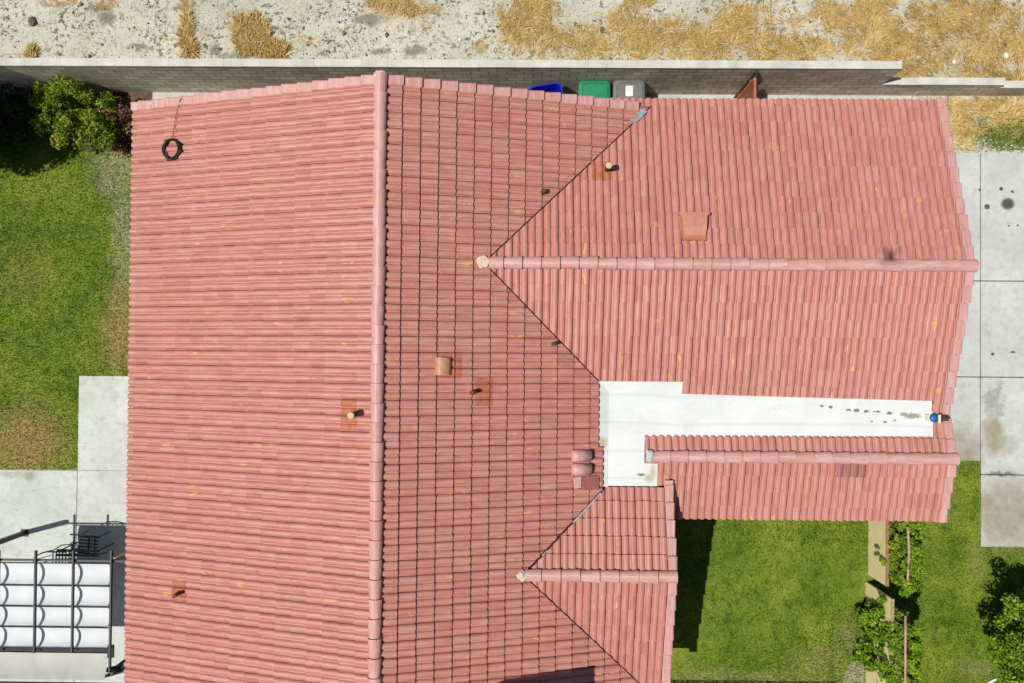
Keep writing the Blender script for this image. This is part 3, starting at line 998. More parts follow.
w.prism([(2.31, -3.0), (8.33, -3.0), (8.33, -1.26), (2.31, -1.26)], -0.05, 2.4)
w.prism([(-.2, -6.8), (2.65, -6.8), (2.65, -3.01), (-.2, -3.01)], -0.04, 2.38)
w.add([(2.65, eY - 2.4, 2.38), (2.65, eY + 1.7, 2.38), (2.65, eY + 1.7, ez - .8), (2.65, eY, ez - .2), (2.5, eY - 2.4, 2.38), (2.5, eY + 1.7, 2.38), (2.5, eY + 1.7, ez - .8), (2.5, eY, ez - .2)], [(0, 1, 2, 3), (4, 5, 6, 7), (0, 3, 7, 4), (2, 3, 7, 6), (1, 2, 6, 5), (0, 1, 5, 4)])
link('wall', w, M_stucco, house)


def window(name, c, wdt, hgt, axis):
    c = V_(c)
    m = MB(); f = .06
    ax = V_((0, 1, 0)) if axis == 'y' else V_((1, 0, 0))
    nv = V_((1, 0, 0)) if axis == 'y' else V_((0, 1, 0))
    def bx(mm, off, sx, sz, dep):
        size = (dep, sx, sz) if axis == 'y' else (sx, dep, sz)
        mm.box(c + off, size)
    for s_ in (-1, 1):
        bx(m, ax * s_ * (wdt / 2), f, hgt + f, .10); bx(m, V_((0, 0, s_ * hgt / 2)), wdt - f, f, .10)
    bx(m, V_((0, 0, 0)), f * .7, hgt - f, .09)
    o_ = link(name, m, M_white, house)
    m = MB(); bx(m, V_((0, 0, 0)), wdt - f, hgt - f, .03)
    link('pane', m, M_glass, o_)


window('window', (-7.8, 2.4, 1.5), 1.6, 1.2, 'y')
window('sliding_door', (-7.8, -4.6, 1.1), 2.4, 2.05, 'y')
window('window', (2.66, -4.6, 1.45), 1.5, 1.2, 'y')
window('window', (5.3, -3.0, 1.5), 1.6, 1.1, 'x')
m = MB()
for k in range(4): m.box((8.36, 1.75, .28 + k * .535), (.05, 4.8, .515))
link('garage_door', m, M_white, house, bevel=.01)

# chimney just south of the picture, its shadow reaches into it
m = MB()
sp = onS(595, 665, mainR, .05)
t_ = 2.30
cx1 = sp.x - SX * t_; cy1 = sp.y - SY * t_; cz = sp.z + t_
print('CHIM', cx1, cy1, cz)
m.box2((cx1 - 1.55, cy1 - .55, 2.6), (cx1, cy1, cz))
ch = link('chimney', m, M_stucco, house)


# ---- pipes and vents on the roof
PHASE = {}
def patch(sl, P, a, b, du=0.0, dt=0.0, lift=.010, phase=0.0, seed=1):
    tt = (P - sl.O).dot(sl.down) + dt; uu = (P - sl.O).dot(sl.U) + du
    c0 = math.floor((tt - b / 2 - .03) / EXPO); c1 = math.ceil((tt + b / 2 - .03) / EXPO)
    cl = [(sl.P(uu - a / 2, tt), sl.U), (sl.P(uu + a / 2, tt), -sl.U), (sl.P(uu, tt - b / 2), sl.down), (sl.P(uu, tt + b / 2), -sl.down)]
    me = tiles(sl, uu - a / 2, uu + a / 2, .03 + c0 * EXPO, .03 + c1 * EXPO, cl, seed=seed, phase=phase)
    me.transform(Matrix.Translation(sl.N * lift))
    return me

def pipe(px, py, sl, L, r, tilt=(0, 0), capmat=None, flash=True, mat=None, fsize=(.42, .5), label=None, bulge=False, off=(0, 0)):
    base = onS(px, py, sl, .03)
    d = V_((tilt[0], tilt[1], 1)).normalized()
    m = MB()
    m.tube([base - d * .12, base + d * L], r, 14)
    if bulge: m.tube([base + d * (L - .12), base + d * (L - .11), base + d * L], [r, r * 1.35, r * 1.35], 14)
    o_ = link('vent_pipe', m, mat or M_rust_dark, house, smooth=False)
    if label: o_['label'] = label
    if capmat:
        m = MB(); rr = r * (1.28 if bulge else .92)
        m.tube([base + d * (L + .002), base + d * (L + .012)], rr, 14)
        link('pipe_cap', m, capmat, o_)
    if flash:
        a, b = fsize
        link('flashing', patch(sl, base, a, b, off[0], off[1], phase=.1 if sl is wingN else 0.0, seed=int(px)), M_orange2, o_)
        m = MB(); m.tube([base - d * .02, base + d * .07], [r * 1.9, r * 1.15], 14)
        link('collar', m, M_orange2, o_)
    return o_


pipe(355, 414, mainL, .40, .05, capmat=M_pipecap, bulge=True, label='thick pipe with pale open end', fsize=(.60, .34), off=(0, .1))
pipe(472.5, 392, mainR, .30, .042, fsize=(.55, .34), off=(0, .22), label='short dark pipe beside an orange patch')
pipe(180, 592, mainL, .30, .038, mat=M_rust_dark, fsize=(.42, .30))
pipe(553, 344, mainR, .26, .04, fsize=(.3, .3), flash=False)
pipe(543, 192.5, mainR, .22, .045, flash=False)
pipe(606.5, 170.5, wingN, .45, .05, capmat=M_pipecap, bulge=True, fsize=(.42, .42), off=(-.1, -.02), label='pipe with pale top beside the valley')

# half-barrel dormer vent
def barrel_vent(p, sl, ln, wd, ht, mat, name='roof_vent', label=None, opening=True):
    """hood: flush with the slope at the top, open at the lower end"""
    m = MB(); K = 13
    vs = []; fs = []
    for (t, hh, ww, ins) in ((-ln / 2, .02, wd * .9, 0), (-ln / 2 + .03, ht * .75, wd * .95, 0), (ln / 2, ht, wd, 0), (ln / 2, ht, wd, .015), (-ln / 2 + .03, ht * .75, wd * .95, .015)):
        for k in range(K):
            a = math.pi * k / (K - 1)
            vs.append(p + sl.U * (math.cos(a) * (ww / 2 - ins)) + sl.down * t + sl.N * (math.sin(a) * (hh - ins) + .03))
    for j in range(4):
        for k in range(K - 1): fs.append((j * K + k, j * K + k + 1, (j + 1) * K + k + 1, (j + 1) * K + k))
    m.add(vs, fs)
    o_ = link(name, m, mat, house, smooth=True)
    if label: o_['label'] = label
    return o_


bp = onS(443, 366, mainR, .035)
m = MB(); UU, DD, NN = mainR.U, mainR.down, mainR.N
prof = [(.155 * -math.cos(math.pi * k / 18) + (-.01), .155 * math.sin(math.pi * k / 18) ** .7) for k in range(19)]
vs = []; fs = []
for u in (-.165, .165):
    for t, h in prof: vs.append(bp + UU * u + DD * t + NN * h)
k = len(prof)
fs = [(i, i + 1, k + i + 1, k + i) for i in range(k - 1)] + [tuple(range(k)), tuple(range(2 * k - 1, k - 1, -1))]
m.add(vs, fs)
bv = link('roof_vent', m, simple('tan_vent', (.50, .24, .16), .5, .4, .15, 15), house)
bv['label'] = 'small rounded tan hood on an orange patch'
link('flashing', patch(mainR, bp, .46, .50, 0, .10, seed=91), M_orange2, bv)

tv = barrel_vent(onS(580, 455.5, mainR, .04), mainR, .40, .25, .13, M_cap, label='raised pink barrel tile, upper of a pair')
tv2 = barrel_vent(onS(580, 469, mainR, .04), mainR, .40, .25, .13, M_cap, label='raised pink barrel tile, lower of a pair')
for o_ in (tv, tv2):
    me = o_.data
    a = me.attributes.new('tint', 'FLOAT', 'POINT'); a.data.foreach_set('value', [0.6] * len(me.vertices))
    a = me.attributes.new('tuv', 'FLOAT_VECTOR', 'POINT')
    a.data.foreach_set('vector', np.array([v.co[:] for v in me.vertices], dtype=np.float32).ravel())
bq = onS(590, 483, mainR, .10)
m = MB(); m.add([bq + mainR.U * u + mainR.down * t + mainR.N * h for h in (-.02, .0) for u, t in ((-.14, -.16), (.14, -.16), (.14, .2), (-.14, .2))], [(0, 1, 2, 3), (4, 5, 6, 7), (0, 1, 5, 4), (1, 2, 6, 5), (2, 3, 7, 6), (3, 0, 4, 7)])
tag(link('patch_sheet', m, simple('smooth_red_sheet', (.34, .12, .10), .5, .3, .12, 10), house, bevel=.008), 'smooth dark red sheet over a tile')
bq = onS(577, 483, mainR, .10)
m = MB(); m.add([bq + mainR.U * u + mainR.down * t + mainR.N * h for h in (-.02, .01) for u, t in ((-.12, -.06), (.11, -.08), (.13, .10), (-.1, .09))], [(0, 1, 2, 3), (4, 5, 6, 7), (0, 1, 5, 4), (1, 2, 6, 5), (2, 3, 7, 6), (3, 0, 4, 7)])
link('mortar_patch', m, simple('pink_mortar', (.60, .38, .34), .9, .1, .25, 30), house, bevel=.01)

# wide orange hood vent on the wing
hv = onS(693.5, 228.5, wingN, .05)
m = MB()
UU, DD, NN = wingN.U, wingN.down, wingN.N
K = 11
vs = []; fs = []
for (t, hh, ww) in ((.24, .17, .56), (.19, .17, .50), (-.05, .15, .46), (-.19, .09, .42), (-.22, .02, .40)):
    for k in range(K):
        a = math.pi * k / (K - 1)
        x = max(-1, min(1, math.cos(a) * 1.25)); z = min(1, math.sin(a) * 1.9)
        vs.append(hv + UU * (x * ww / 2) + DD * t + NN * (z * hh))
for j in range(4):
    for k in range(K - 1): fs.append((j * K + k, j * K + k + 1, (j + 1) * K + k + 1, (j + 1) * K + k))
m.add(vs, fs)
h_ = link('roof_vent', m, M_orange, house, smooth=False, bevel=0)
h_['label'] = 'wide orange hood vent above the wing ridge'
sol = h_.modifiers.new('thick', 'SOLIDIFY'); sol.thickness = .008
m = MB(); m.add([hv + UU * u + DD * t + NN * h for h in (-.02, .03) for u, t in ((-.24, -.27), (.24, -.27), (.30, .27), (-.30, .27))], [(0, 1, 2, 3), (4, 5, 6, 7), (0, 1, 5, 4), (1, 2, 6, 5), (2, 3, 7, 6), (3, 0, 4, 7)])
link('flashing', m, M_orange2, h_)
m = MB(); m.box(hv + DD * .245 + NN * .165, (.60, .045, .035), Euler((-PA, 0, 0)).to_matrix())
link('drip_lip', m, M_orange, h_, bevel=.008)

# the camera drone: only its soft shadow shows, by the east end of the wing ridge
dz = CAM_H + .10
drone = empty('camera_drone', (0, 0, CAM_H + .05), 'small grey camera drone hovering high above, seen by its soft shadow near the wing ridge', 'drone')
M_dr = simple('grey_plastic', (.2, .2, .21), .5)
m = MB(); m.box((0, 0, dz), (.12, .22, .08), None, .8); link('body', m, M_dr, drone, bevel=.015)
for sx in (-1, 1):
    for sy in (-1, 1):
        m = MB(); m.beam((sx * .05, sy * .07, dz + .01), (sx * .15, sy * .13, dz + .02), .025, .02); a_ = link('arm', m, M_dr, drone)
        m = MB(); m.tube([(sx * .15, sy * .13, dz - .01), (sx * .15, sy * .13, dz + .045)], .018, 10); link('motor', m, M_dr, a_)
        m = MB(); m.box((sx * .15, sy * .13, dz + .05), (.19, .016, .003), Euler((0, 0, .6 * sx + sy)).to_matrix()); link('rotor', m, M_black, a_)

# ------------------------------------------------------------------ coil of cable on the roof
cp = onS(172.5, 149.5, mainL, .075)
coil = empty('cable_coil', cp, 'black coil of cable lying on the west roof slope near its north corner', 'cable coil')
m = MB()
for j in range(5):
    r0 = .20 + random.gauss(0, .012); ox, oy = random.gauss(0, .01), random.gauss(0, .01); zz = .012 + j * .012
    pts = []
    for k in range(29):
        a = 2 * math.pi * k / 28
        rr = r0 * (1 + .04 * math.sin(2 * a + j))
        x, y = math.cos(a) * rr + ox, math.sin(a) * rr + oy
        pts.append(cp + V_((x, y, x / 3)) + mainL.N * zz)
    m.tube(pts, .014, 7)
link('cable_loops', m, M_black, coil, smooth=True)
for a in (.3, 2.2, 4.4):
    m = MB()
    q = cp + V_((math.cos(a) * .2, math.sin(a) * .2, math.cos(a) * .2 / 3)) + mainL.N * .04
    m.tube([q + V_((math.cos(a + 1.57 + t) * .0, 0, 0)) + (V_((math.cos(a), math.sin(a), 0)) * math.cos(t) + V_((0, 0, 1)) * math.sin(t)) * .045 for t in [2 * math.pi * k / 10 for k in range(11)]], .012, 6)
    link('cable_tie', m, M_black, coil)
pts = [cp + V_((-.02, .2, .02))]
for px, py, sl in ((172, 138, 1), (174, 128, 1), (176, 115, 1), (179, 104, 1)):
    pts.append(onS(px, py, mainL, .09))
pts.append(onS(180.5, 98.5, mainL, .13)); pts.append(V_((pts[-1].x + .05, pts[-1].y + .1, 2.2))); pts.append(V_((pts[-1].x + .05, 5.6, 1.2)))
m = MB(); m.tube(pts, .0075, 6)
link('loose_end', m, simple('brown_wire', (.16, .05, .045), .5), coil)

# ------------------------------------------------------------------ boundary walls
CAPH = .065
wall = empty('block_wall', (-2, WALL_Y + .1, 0), 'long tall concrete block wall with pale cap, north of the house', 'wall')
hT = 1.91; th = .155
xd = at(757, 81, 1.3).x
m = MB(); m.box2((-17, WALL_Y, -.2), (xd, WALL_Y + th, hT - CAPH)); tag(link('wall_panel', m, M_blk_grey, wall), 'grey painted block stretch')
m = MB(); m.box2((xd + .012, WALL_Y, -.2), (XW_END, WALL_Y + th, hT - CAPH)); tag(link('wall_panel', m, M_blk_warm, wall), 'warmer unpainted block stretch')
m = MB()
x = -17.0
i = 0
while x < XW_END - .05:
    x2 = min(x + .4, XW_END + .01)
    j = random.gauss(0, .0012)
    m.box2((x + .0004, WALL_Y - .008 + j, hT - CAPH + .001), (x2 - .0004, WALL_Y + th + .008 + j, hT + random.gauss(0, .0006)))
    x = x2
link('wall_cap', m, M_cap_warm, wall, bevel=.004)
low = empty('block_wall', (9.6, WALL_Y + .1, 0), 'low block wall with pale cap stepping down east of the tall wall', 'wall')
hL = .849
xs = at(1005, 84, hL).x
m = MB(); m.box2((XW_END + .003, WALL_Y + .004, -.2), (xs, WALL_Y + th - .004, hL - CAPH)); m.box2((xs + .002, WALL_Y + .004, -.2), (18, WALL_Y + th - .004, hL - .2 - CAPH))
link('wall_panel', m, M_blk_warm, low)
m = MB()
for a, b, z in ((XW_END + .003, xs + .01, hL), (xs + .011, 18, hL - .2)):
    x = a
    while x < b - .01:
        x2 = min(x + .4, b)
        j = random.gauss(0, .002)
        m.box2((x + .0004, WALL_Y - .006 + j, z - CAPH + .001), (x2 - .0004, WALL_Y + th + .006 + j, z + random.gauss(0, .0006)))
        x = x2
link('wall_cap', m, M_cap_warm, low, bevel=.004)

# ------------------------------------------------------------------ gate
gt = at(755.3, 73.5, 1.75)
gx = gt.x
gate = empty('side_gate', (gx, WALL_Y - .5, 0), 'rust brown metal gate standing between the block wall and the house', 'gate')
M_gate = simple('rust_paint', (.30, .085, .03), .55, .3, .25, 10)
m = MB(); m.box2((gx - .012, 4.95, .06), (gx + .012, WALL_Y - .2, 1.68)); link('gate_panel', m, M_gate, gate)
m = MB()
m.box2((gx - .028, 4.95, 1.68), (gx + .028, WALL_Y - .16, 1.74)); m.box2((gx - .03, 4.95, .03), (gx + .03, WALL_Y - .16, .09)); m.box2((gx - .028, WALL_Y - .2, .09), (gx + .028, WALL_Y - .14, 1.68))
link('gate_frame', m, simple('rust_frame', (.42, .14, .06), .5, .35, .25, 10), gate, bevel=.004)
m = MB(); m.tube([(gx - .01, WALL_Y - .07, 0), (gx - .01, WALL_Y - .07, 1.84)], .032, 10); m.tube([(gx - .01, WALL_Y - .07, 1.84), (gx - .01, WALL_Y - .07, 1.87), (gx - .01, WALL_Y - .07, 1.89)], [.04, .04, .015], 10)
link('gate_post', m, simple('dark_post', (.05, .025, .02), .5), gate)
for z in (.4, 1.4):
    m = MB(); m.box((gx - .01, WALL_Y - .12, z), (.03, .08, .06)); link('hinge', m, M_gate, gate)


# ------------------------------------------------------------------ wheelie bins
def bin_(px, py, name_label, body_c, lid_c, rot=0.0, opened=False, paper=None, w=.66, d=.72, h=1.08):
    c = at(px, py, h)
    base = V_((c.x, c.y - d / 2, 0))
    t = empty('wheelie_bin', base, name_label, 'bin', 'wheelie bins between the house and the block wall')
    M3 = Euler((0, 0, rot)).to_matrix()
    bm_ = simple('bin_plastic', body_c, .45, .4, .1, 6)
    lm = simple('bin_lid', lid_c, .42, .4, .12, 5)
    k = .78
    def ring(s_, z, ins=0):
        out = []
        r = .10
        for (cx, cy, a0) in ((1, 1, 0), (-1, 1, 90), (-1, -1, 180), (1, -1, 270)):
            for a in (0, 30, 60, 90):
                x = cx * (w / 2 * s_ - r - ins) + r * math.cos(R(a0 + a)); y = cy * (d / 2 * s_ - r - ins) + r * math.sin(R(a0 + a))
                out.append(base + M3 @ V_((x, y, z)))
        return out
    def loft(rings, cap0=True, cap1=False):
        m = MB(); n = len(rings[0]); vs = sum(rings, []); fs = []
        for j in range(len(rings) - 1):
            for i in range(n): fs.append((j * n + i, j * n + (i + 1) % n, (j + 1) * n + (i + 1) % n, (j + 1) * n + i))
        if cap0: fs.append(tuple(range(n - 1, -1, -1)))
        if cap1: fs.append(tuple((len(rings) - 1) * n + i for i in range(n)))
        return m.add(vs, fs)
    body = loft([ring(k, .06), ring(.95, h - .16), ring(1.0, h - .13), ring(1.0, h - .02), ring(.99, h - .02, .03), ring(.93, h - .2, .03), ring(k, .12, .03)], True, True)
    link('bin_body', body, bm_, t, smooth=False, bevel=0)
    m = MB()
    if not opened:
        lid = loft([ring(1.04, h - .025), ring(1.05, h + .01), ring(1.0, h + .045), ring(.82, h + .07), ring(.78, h + .055), ring(.3, h + .06)], True, True)
        link('lid', lid, lm, t)
    else:
        for s_ in range(6):
            pass
        m.add([base + M3 @ V_((x, -d / 2 - .05 - q, z)) for q in (0, .05) for x, z in ((-.32, h - .02), (.32, h - .02), (.30, h - .7), (-.30, h - .7))], [(0, 1, 2, 3), (4, 5, 6, 7), (0, 1, 5, 4), (1, 2, 6, 5), (2, 3, 7, 6), (3, 0, 4, 7)])
        tag(link('lid', m, lm, t, bevel=.01), 'lid hanging open')
    m = MB(); m.tube([base + M3 @ V_((-w / 2 + .08, -d / 2 - .06, h - .04)), base + M3 @ V_((w / 2 - .08, -d / 2 - .06, h - .04))], .018, 8)
    link('handle', m, bm_, t)
    for s_ in (-1, 1):
        m = MB(); m.tube([base + M3 @ V_((s_ * (w / 2 - .13), -d / 2 + .06, .125)), base + M3 @ V_((s_ * (w / 2 - .06), -d / 2 + .06, .125))], .125, 16)
        link('wheel', m, M_black, t)
    if paper:
        m = MB()
        m.box(base + M3 @ V_((paper[0], paper[1], h + .0625 + .006)), (.17, .24, .004), M3)
        tag(link('sticker', m, M_white, t), 'white printed sticker')
    return t


bin_(547, 83.5, 'deep blue wheelie bin with open top, leftmost of the three by the wall', (.004, .012, .42), (.004, .012, .42), rot=.16, opened=True, w=.76, d=.66)
bin_(594.5, 81.5, 'green wheelie bin with a scuffed closed lid, between the blue and the grey bin', (.015, .19, .09), (.02, .24, .11), w=.70, d=.74)
bin_(629, 81.0, 'grey wheelie bin with a white sticker on its closed lid', (.11, .11, .11), (.17, .17, .165), paper=(.0, .12), w=.70, d=.74)


# ------------------------------------------------------------------ foliage
def leaves(clusters, n, size, mat_rnd=(0, 1), up=.6, seed=1, flat=0.35, zmin=0.02, aspect=.5):
    """clusters: list of (x, y, z, r) clumps. n leaf faces spread through them."""
    rg = np.random.default_rng(seed)
    cl = np.array(clusters)
    wgt = cl[:, 3] ** 2.2; wgt /= wgt.sum()
    ci = rg.choice(len(cl), n, p=wgt)
    d = rg.normal(size=(n, 3)); d /= np.linalg.norm(d, axis=1)[:, None]
    rad = rg.uniform(0.25, 1, n) ** 0.5
    pos = cl[ci, :3] + d * (rad * cl[ci, 3])[:, None]
    keep = pos[:, 2] > zmin
    pos = pos[keep]; d = d[keep]; ci = ci[keep]; n = len(pos)
    nor = d * .6 + rg.normal(size=(n, 3)) * .55 + np.array([0, 0, up])
    nor /= np.linalg.norm(nor, axis=1)[:, None]
    a = np.cross(nor, rg.normal(size=(n, 3))); a /= np.linalg.norm(a, axis=1)[:, None]
    b = np.cross(nor, a)
    s = size * rg.uniform(.45, 1.45, n)[:, None]
    v0 = pos - a * s * .5
    v1 = pos + b * s * aspect * .5 + nor * s * .10
    v2 = pos + a * s * .5 - nor * s * .12
    v3 = pos - b * s * aspect * .5 + nor * s * .10
    V = np.stack([v0, v1, v2, v3], 1).reshape(-1, 3)
    F = np.arange(4 * n).reshape(-1, 4)
    crnd = rg.uniform(-.2, .2, len(cl))[ci]
    rnd = np.clip(rg.beta(2.2, 2.6, n) + crnd, mat_rnd[0], mat_rnd[1])
    return npmesh('leaves', V, F, {'rnd': ('FLOAT', np.repeat(rnd, 4))})


def clumps(c, rad, n, r0, r1, seed=1, zfloor=None):
    rg = random.Random(seed)
    out = []
    for i in range(n):
        while True:
            p = V_((rg.uniform(-1, 1), rg.uniform(-1, 1), rg.uniform(-1, 1)))
            if .25 < p.length < 1: break
        q = V_((c[0] + p.x * rad[0], c[1] + p.y * rad[1], c[2] + p.z * rad[2]))
        out.append((q.x, q.y, q.z, rg.uniform(r0, r1)))
    return out


def stems(base, cl, n, r, seed=1):
    rg = random.Random(seed)
    m = MB()
    for c in rg.sample(cl, min(n, len(cl))):
        b = V_(base) + V_((rg.uniform(-.08, .08), rg.uniform(-.08, .08), 0))
        e = V_(c[:3]); mid = (b + e) / 2 + V_((rg.uniform(-.1, .1), rg.uniform(-.1, .1), .1))
        m.tube([b, mid, e], [r, r * .7, r * .3], 6)
    return m


def shrub(name, base, cl, n, size, mat, label, cat, stem_r=.03, nst=10, seed=1, group=None, up=.6, **kw):
    t = empty(name, base, label, cat, group)
    link('foliage', leaves(cl, n, size, seed=seed, up=up, **kw), mat, t)
    link('stem', stems(base, cl, nst, stem_r, seed), M_bark, t)
    return t


# bright bush in the north-west corner
c = at(74, 112, 1.0)
cl = clumps((c.x - .16, c.y + .08, .95), (.98, .82, .55), 86, .08, .20, 5)
cl += clumps((c.x + .45, c.y - .45, .75), (.4, .35, .4), 22, .08, .18, 6)
shrub('shrub', (c.x, c.y, 0), cl, 9500, .066, M_leaf_bright, 'bright green bush in sunlight, in the corner between lawn and tall wall', 'bush', seed=5)
# dark shrub behind it in the shade
c = at(12, 112, .5)
cl = clumps((c.x - .3, c.y - .1, .5), (1.0, .9, .4), 30, .18, .34, 7)
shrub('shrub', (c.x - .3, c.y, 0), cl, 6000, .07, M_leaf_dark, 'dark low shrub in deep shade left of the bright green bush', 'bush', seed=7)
# reddish dry shrub by the roof corner
c = at(116, 126, .4)
cl = clumps((c.x + .12, c.y - .05, .30), (.42, .62, .22), 20, .12, .24, 8) + clumps((c.x - .2, c.y + .55, .3), (.5, .25, .2), 8, .1, .2, 9)
shrub('shrub', (c.x, c.y, 0), cl, 4200, .055, M_leaf_brown, 'brown dried-out shrub with withered leaves beside the roof corner', 'bush', seed=9, nst=14, stem_r=.015)

# shade tree left of the picture
tb = (-13.6, 4.9, 0)
cl = clumps((-13.2, 5.3, 3.0), (1.2, 1.2, .9), 90, .25, .5, 10)
t = empty('shade_tree', tb, 'leafy tree outside the left edge shading the corner by the wall', 'tree')
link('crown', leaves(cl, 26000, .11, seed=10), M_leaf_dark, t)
m = MB(); m.tube([(tb[0], tb[1], 0), (tb[0] + .05, tb[1], 1.2), (tb[0] + .2, tb[1] + .05, 2.4), (tb[0] + .25, tb[1] + .05, 3.2)], [.13, .11, .08, .03], 10)
for k in cl[:10]: m.tube([(tb[0] + .1, tb[1] + .02, 1.7), V_(k[:3])], [.05, .015], 6)
link('trunk', m, M_bark, t)

# right-edge tree
c = at(1056, 648, 2.2)
cl = clumps((c.x, c.y, 2.1), (1.1, 1.25, .75), 80, .16, .32, 11) + clumps((c.x + .3, c.y, 1.2), (.6, .8, .5), 20, .2, .35, 12)
for px, py, z, r in ((1004, 640, 1.7, .2), (1000, 660, 1.6, .2), (1012, 655, 1.9, .22), (1008, 676, 1.6, .22), (1020, 640, 2.2, .25), (1015, 610, 2.2, .22), (1003, 622, 1.9, .18), (1022, 672, 2.0, .25), (1016, 690, 1.8, .25), (1010, 600, 2.2, .16)):
    p = at(px, py, z); cl.insert(0, (p.x, p.y, p.z, r))
t = empty('garden_tree', (c.x, c.y, 0), 'bushy round tree with bright leaves at the lower right edge', 'tree')
link('crown', leaves(cl, 26000, .085, seed=12), M_leaf_vine, t)
m = stems((c.x + .3, c.y, 0), cl[90:], 7, .06, 3); link('trunk', m, M_bark, t)

# ------------------------------------------------------------------ garden wall with iron rail, climbing plants
M_tan = simple('tan_stucco', (.88, .74, .40), .9, .1, .08, 9)
M_brown = simple('brown_trim', (.32, .17, .09), .7, .2, .2, 10)
M_rail = simple('pink_brown_rail', (.50, .27, .21), .5, .3, .2, 12)
b0 = at(868, 540, 0); wx = b0.x
def hfor(px, py, X):
    lo, hi = 0, 4
    for _ in range(40):
        mid = (lo + hi) / 2
        if at(px, py, mid).x > X: lo = mid
        else: hi = mid
    return lo
h1 = hfor(886.5, 570, wx)
hr = hfor(908.5, 555, wx + .05)
h2 = hfor(892, 600, wx - .06)
print('WALLH', h1, hr, h2)
yA = -2.75
y1e = at(888.0, 586.5, h1).y
y2s = at(865.8, 581.5, 0).y
gw = empty('garden_wall', (wx, -4, 0), 'low tan stucco wall with brown cap and rail, nearer the house', 'wall')
m = MB(); m.box2((wx, y1e, -.1), (wx + .05, yA, h1 - .03)); link('wall_panel', m, M_tan, gw)
m = MB(); m.box2((wx - .008, y1e - .004, h1 - .029), (wx + .058, yA, h1)); link('wall_cap', m, M_brown, gw)
def rail(parent, x, ya, yb, z0, z1, bow=0.0):
    m = MB()
    N = 8
    m.tube([(x + bow * math.sin(math.pi * k / N), ya + (yb - ya) * k / N, z1) for k in range(N + 1)], .026, 8)
    link('top_rail', m, M_rail, parent, smooth=True)
    m = MB(); y = ya
    k = 0
    while y > yb:
        m.tube([(x, y, z0), (x + bow * .8, y, z1)], 0.006, 6); y -= .13
    link('pickets', m, M_rail, parent)
ra = at(907.5, 527, hr).y; rb = at(908, 580, hr).y
rail(gw, wx + .03, ra, rb, h1, hr, .03)
gw2 = empty('garden_wall', (wx - .06, -6.8, 0), 'taller tan stucco wall section half buried in leaves, beside the lower lawn', 'wall')
x2 = wx - .06
m = MB(); m.box2((x2, -9, -.1), (x2 + .045, y2s, h2 - .03)); link('wall_panel', m, M_tan, gw2)
m = MB(); m.box2((x2 - .008, -9, h2 - .029), (x2 + .052, y2s + .004, h2)); link('wall_cap', m, simple('tan_cap', (.42, .31, .16), .9, .1), gw2)
hr2 = hfor(908, 650, x2 + .08)
ra = at(903, 616, hr2).y
rail(gw2, x2 + .025, ra, -9, h2, hr2, .0)

cl = []
rg = random.Random(4)
for i in range(170):
    yy = rg.uniform(-5.05, -2.9)
    zz = hr * rg.uniform(.15, 1.0) ** .7 + .02
    cl.append((wx + .17 + rg.uniform(-.10, .20) + (0.06 if zz < h1 else 0), yy, zz, rg.uniform(.06, .14)))
for px, py, z, r in ((877, 553, .95, .06), (884, 562, 1.0, .08), (882, 560, .9, .05), (921, 543, 1.0, .05), (915, 585, 1.2, .12), (905, 592, 1.1, .12)):
    p = at(px, py, z); cl.append((p.x, p.y, p.z, r))
shrub('climbing_plant', (wx + .25, -4, 0), cl, 21000, .074, M_leaf_vine, 'glossy climbing plant on the rail of the garden wall by the eave', 'climbing plant', seed=14, stem_r=.012, nst=24)
cl = []
for i in range(150):
    cl.append((x2 + .20 + rg.uniform(-.14, .2), rg.uniform(-8.2, -5.7), rg.uniform(.5, hr2 + .05), rg.uniform(.06, .14)))
for i in range(60):
    cl.append((x2 - .10 + rg.uniform(-.22, .12), rg.uniform(-7.3, -5.75), rg.uniform(.2, h2 - .05), rg.uniform(.06, .14)))
for i in range(80):
    cl.append((x2 + .08 + rg.uniform(-.1, .1), rg.uniform(-8.2, -5.9), h2 + rg.uniform(-.05, .2), rg.uniform(.06, .12)))
for px, py, z in ((882, 600, 1.2), (895, 612, 1.3), (880, 612, 1.1)):
    p = at(px, py, z); cl.append((p.x, p.y, p.z, .1))
shrub('climbing_plant', (x2 + .2, -6.8, 0), cl, 30000, .074, M_leaf_vine, 'spreading leafy climber growing over both sides of the lower garden wall', 'climbing plant', seed=15, stem_r=.012, nst=30)

# bare earth and stone by the foot of that wall, near-black strip at the bottom of the lawn
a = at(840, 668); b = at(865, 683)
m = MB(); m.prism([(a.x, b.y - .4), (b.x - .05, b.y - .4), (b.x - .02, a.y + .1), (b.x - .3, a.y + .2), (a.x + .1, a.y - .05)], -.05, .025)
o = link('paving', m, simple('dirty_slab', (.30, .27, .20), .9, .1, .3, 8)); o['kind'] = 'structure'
m = MB(); q0 = at(-20, 680.5); m.box2((-16, q0.y - 2, -.1), (-7.9, q0.y, .036)); o = link('dark_strip', m, simple('painted_shade_brown', (.045, .034, .03), .95, .1)); o['kind'] = 'structure'  # shade along the patio's south end, painted as a dark brown strip
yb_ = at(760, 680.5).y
m = MB(); m.box2((2.7, yb_ - .7, -.1), (at(836, 680).x, yb_, .016)); o = link('dark_strip', m, simple('near_black', (.018, .016, .014), .95, .1)); o['kind'] = 'structure'
p = at(990, 682, .05)
m = MB(); m.tube([p + V_((-.14, -.08, 0)), p + V_((.14, .07, 0))], .028, 10)
tag(link('plastic_pipe', m, M_white), 'short white pipe piece lying on the grass near the bottom right', 'pipe')

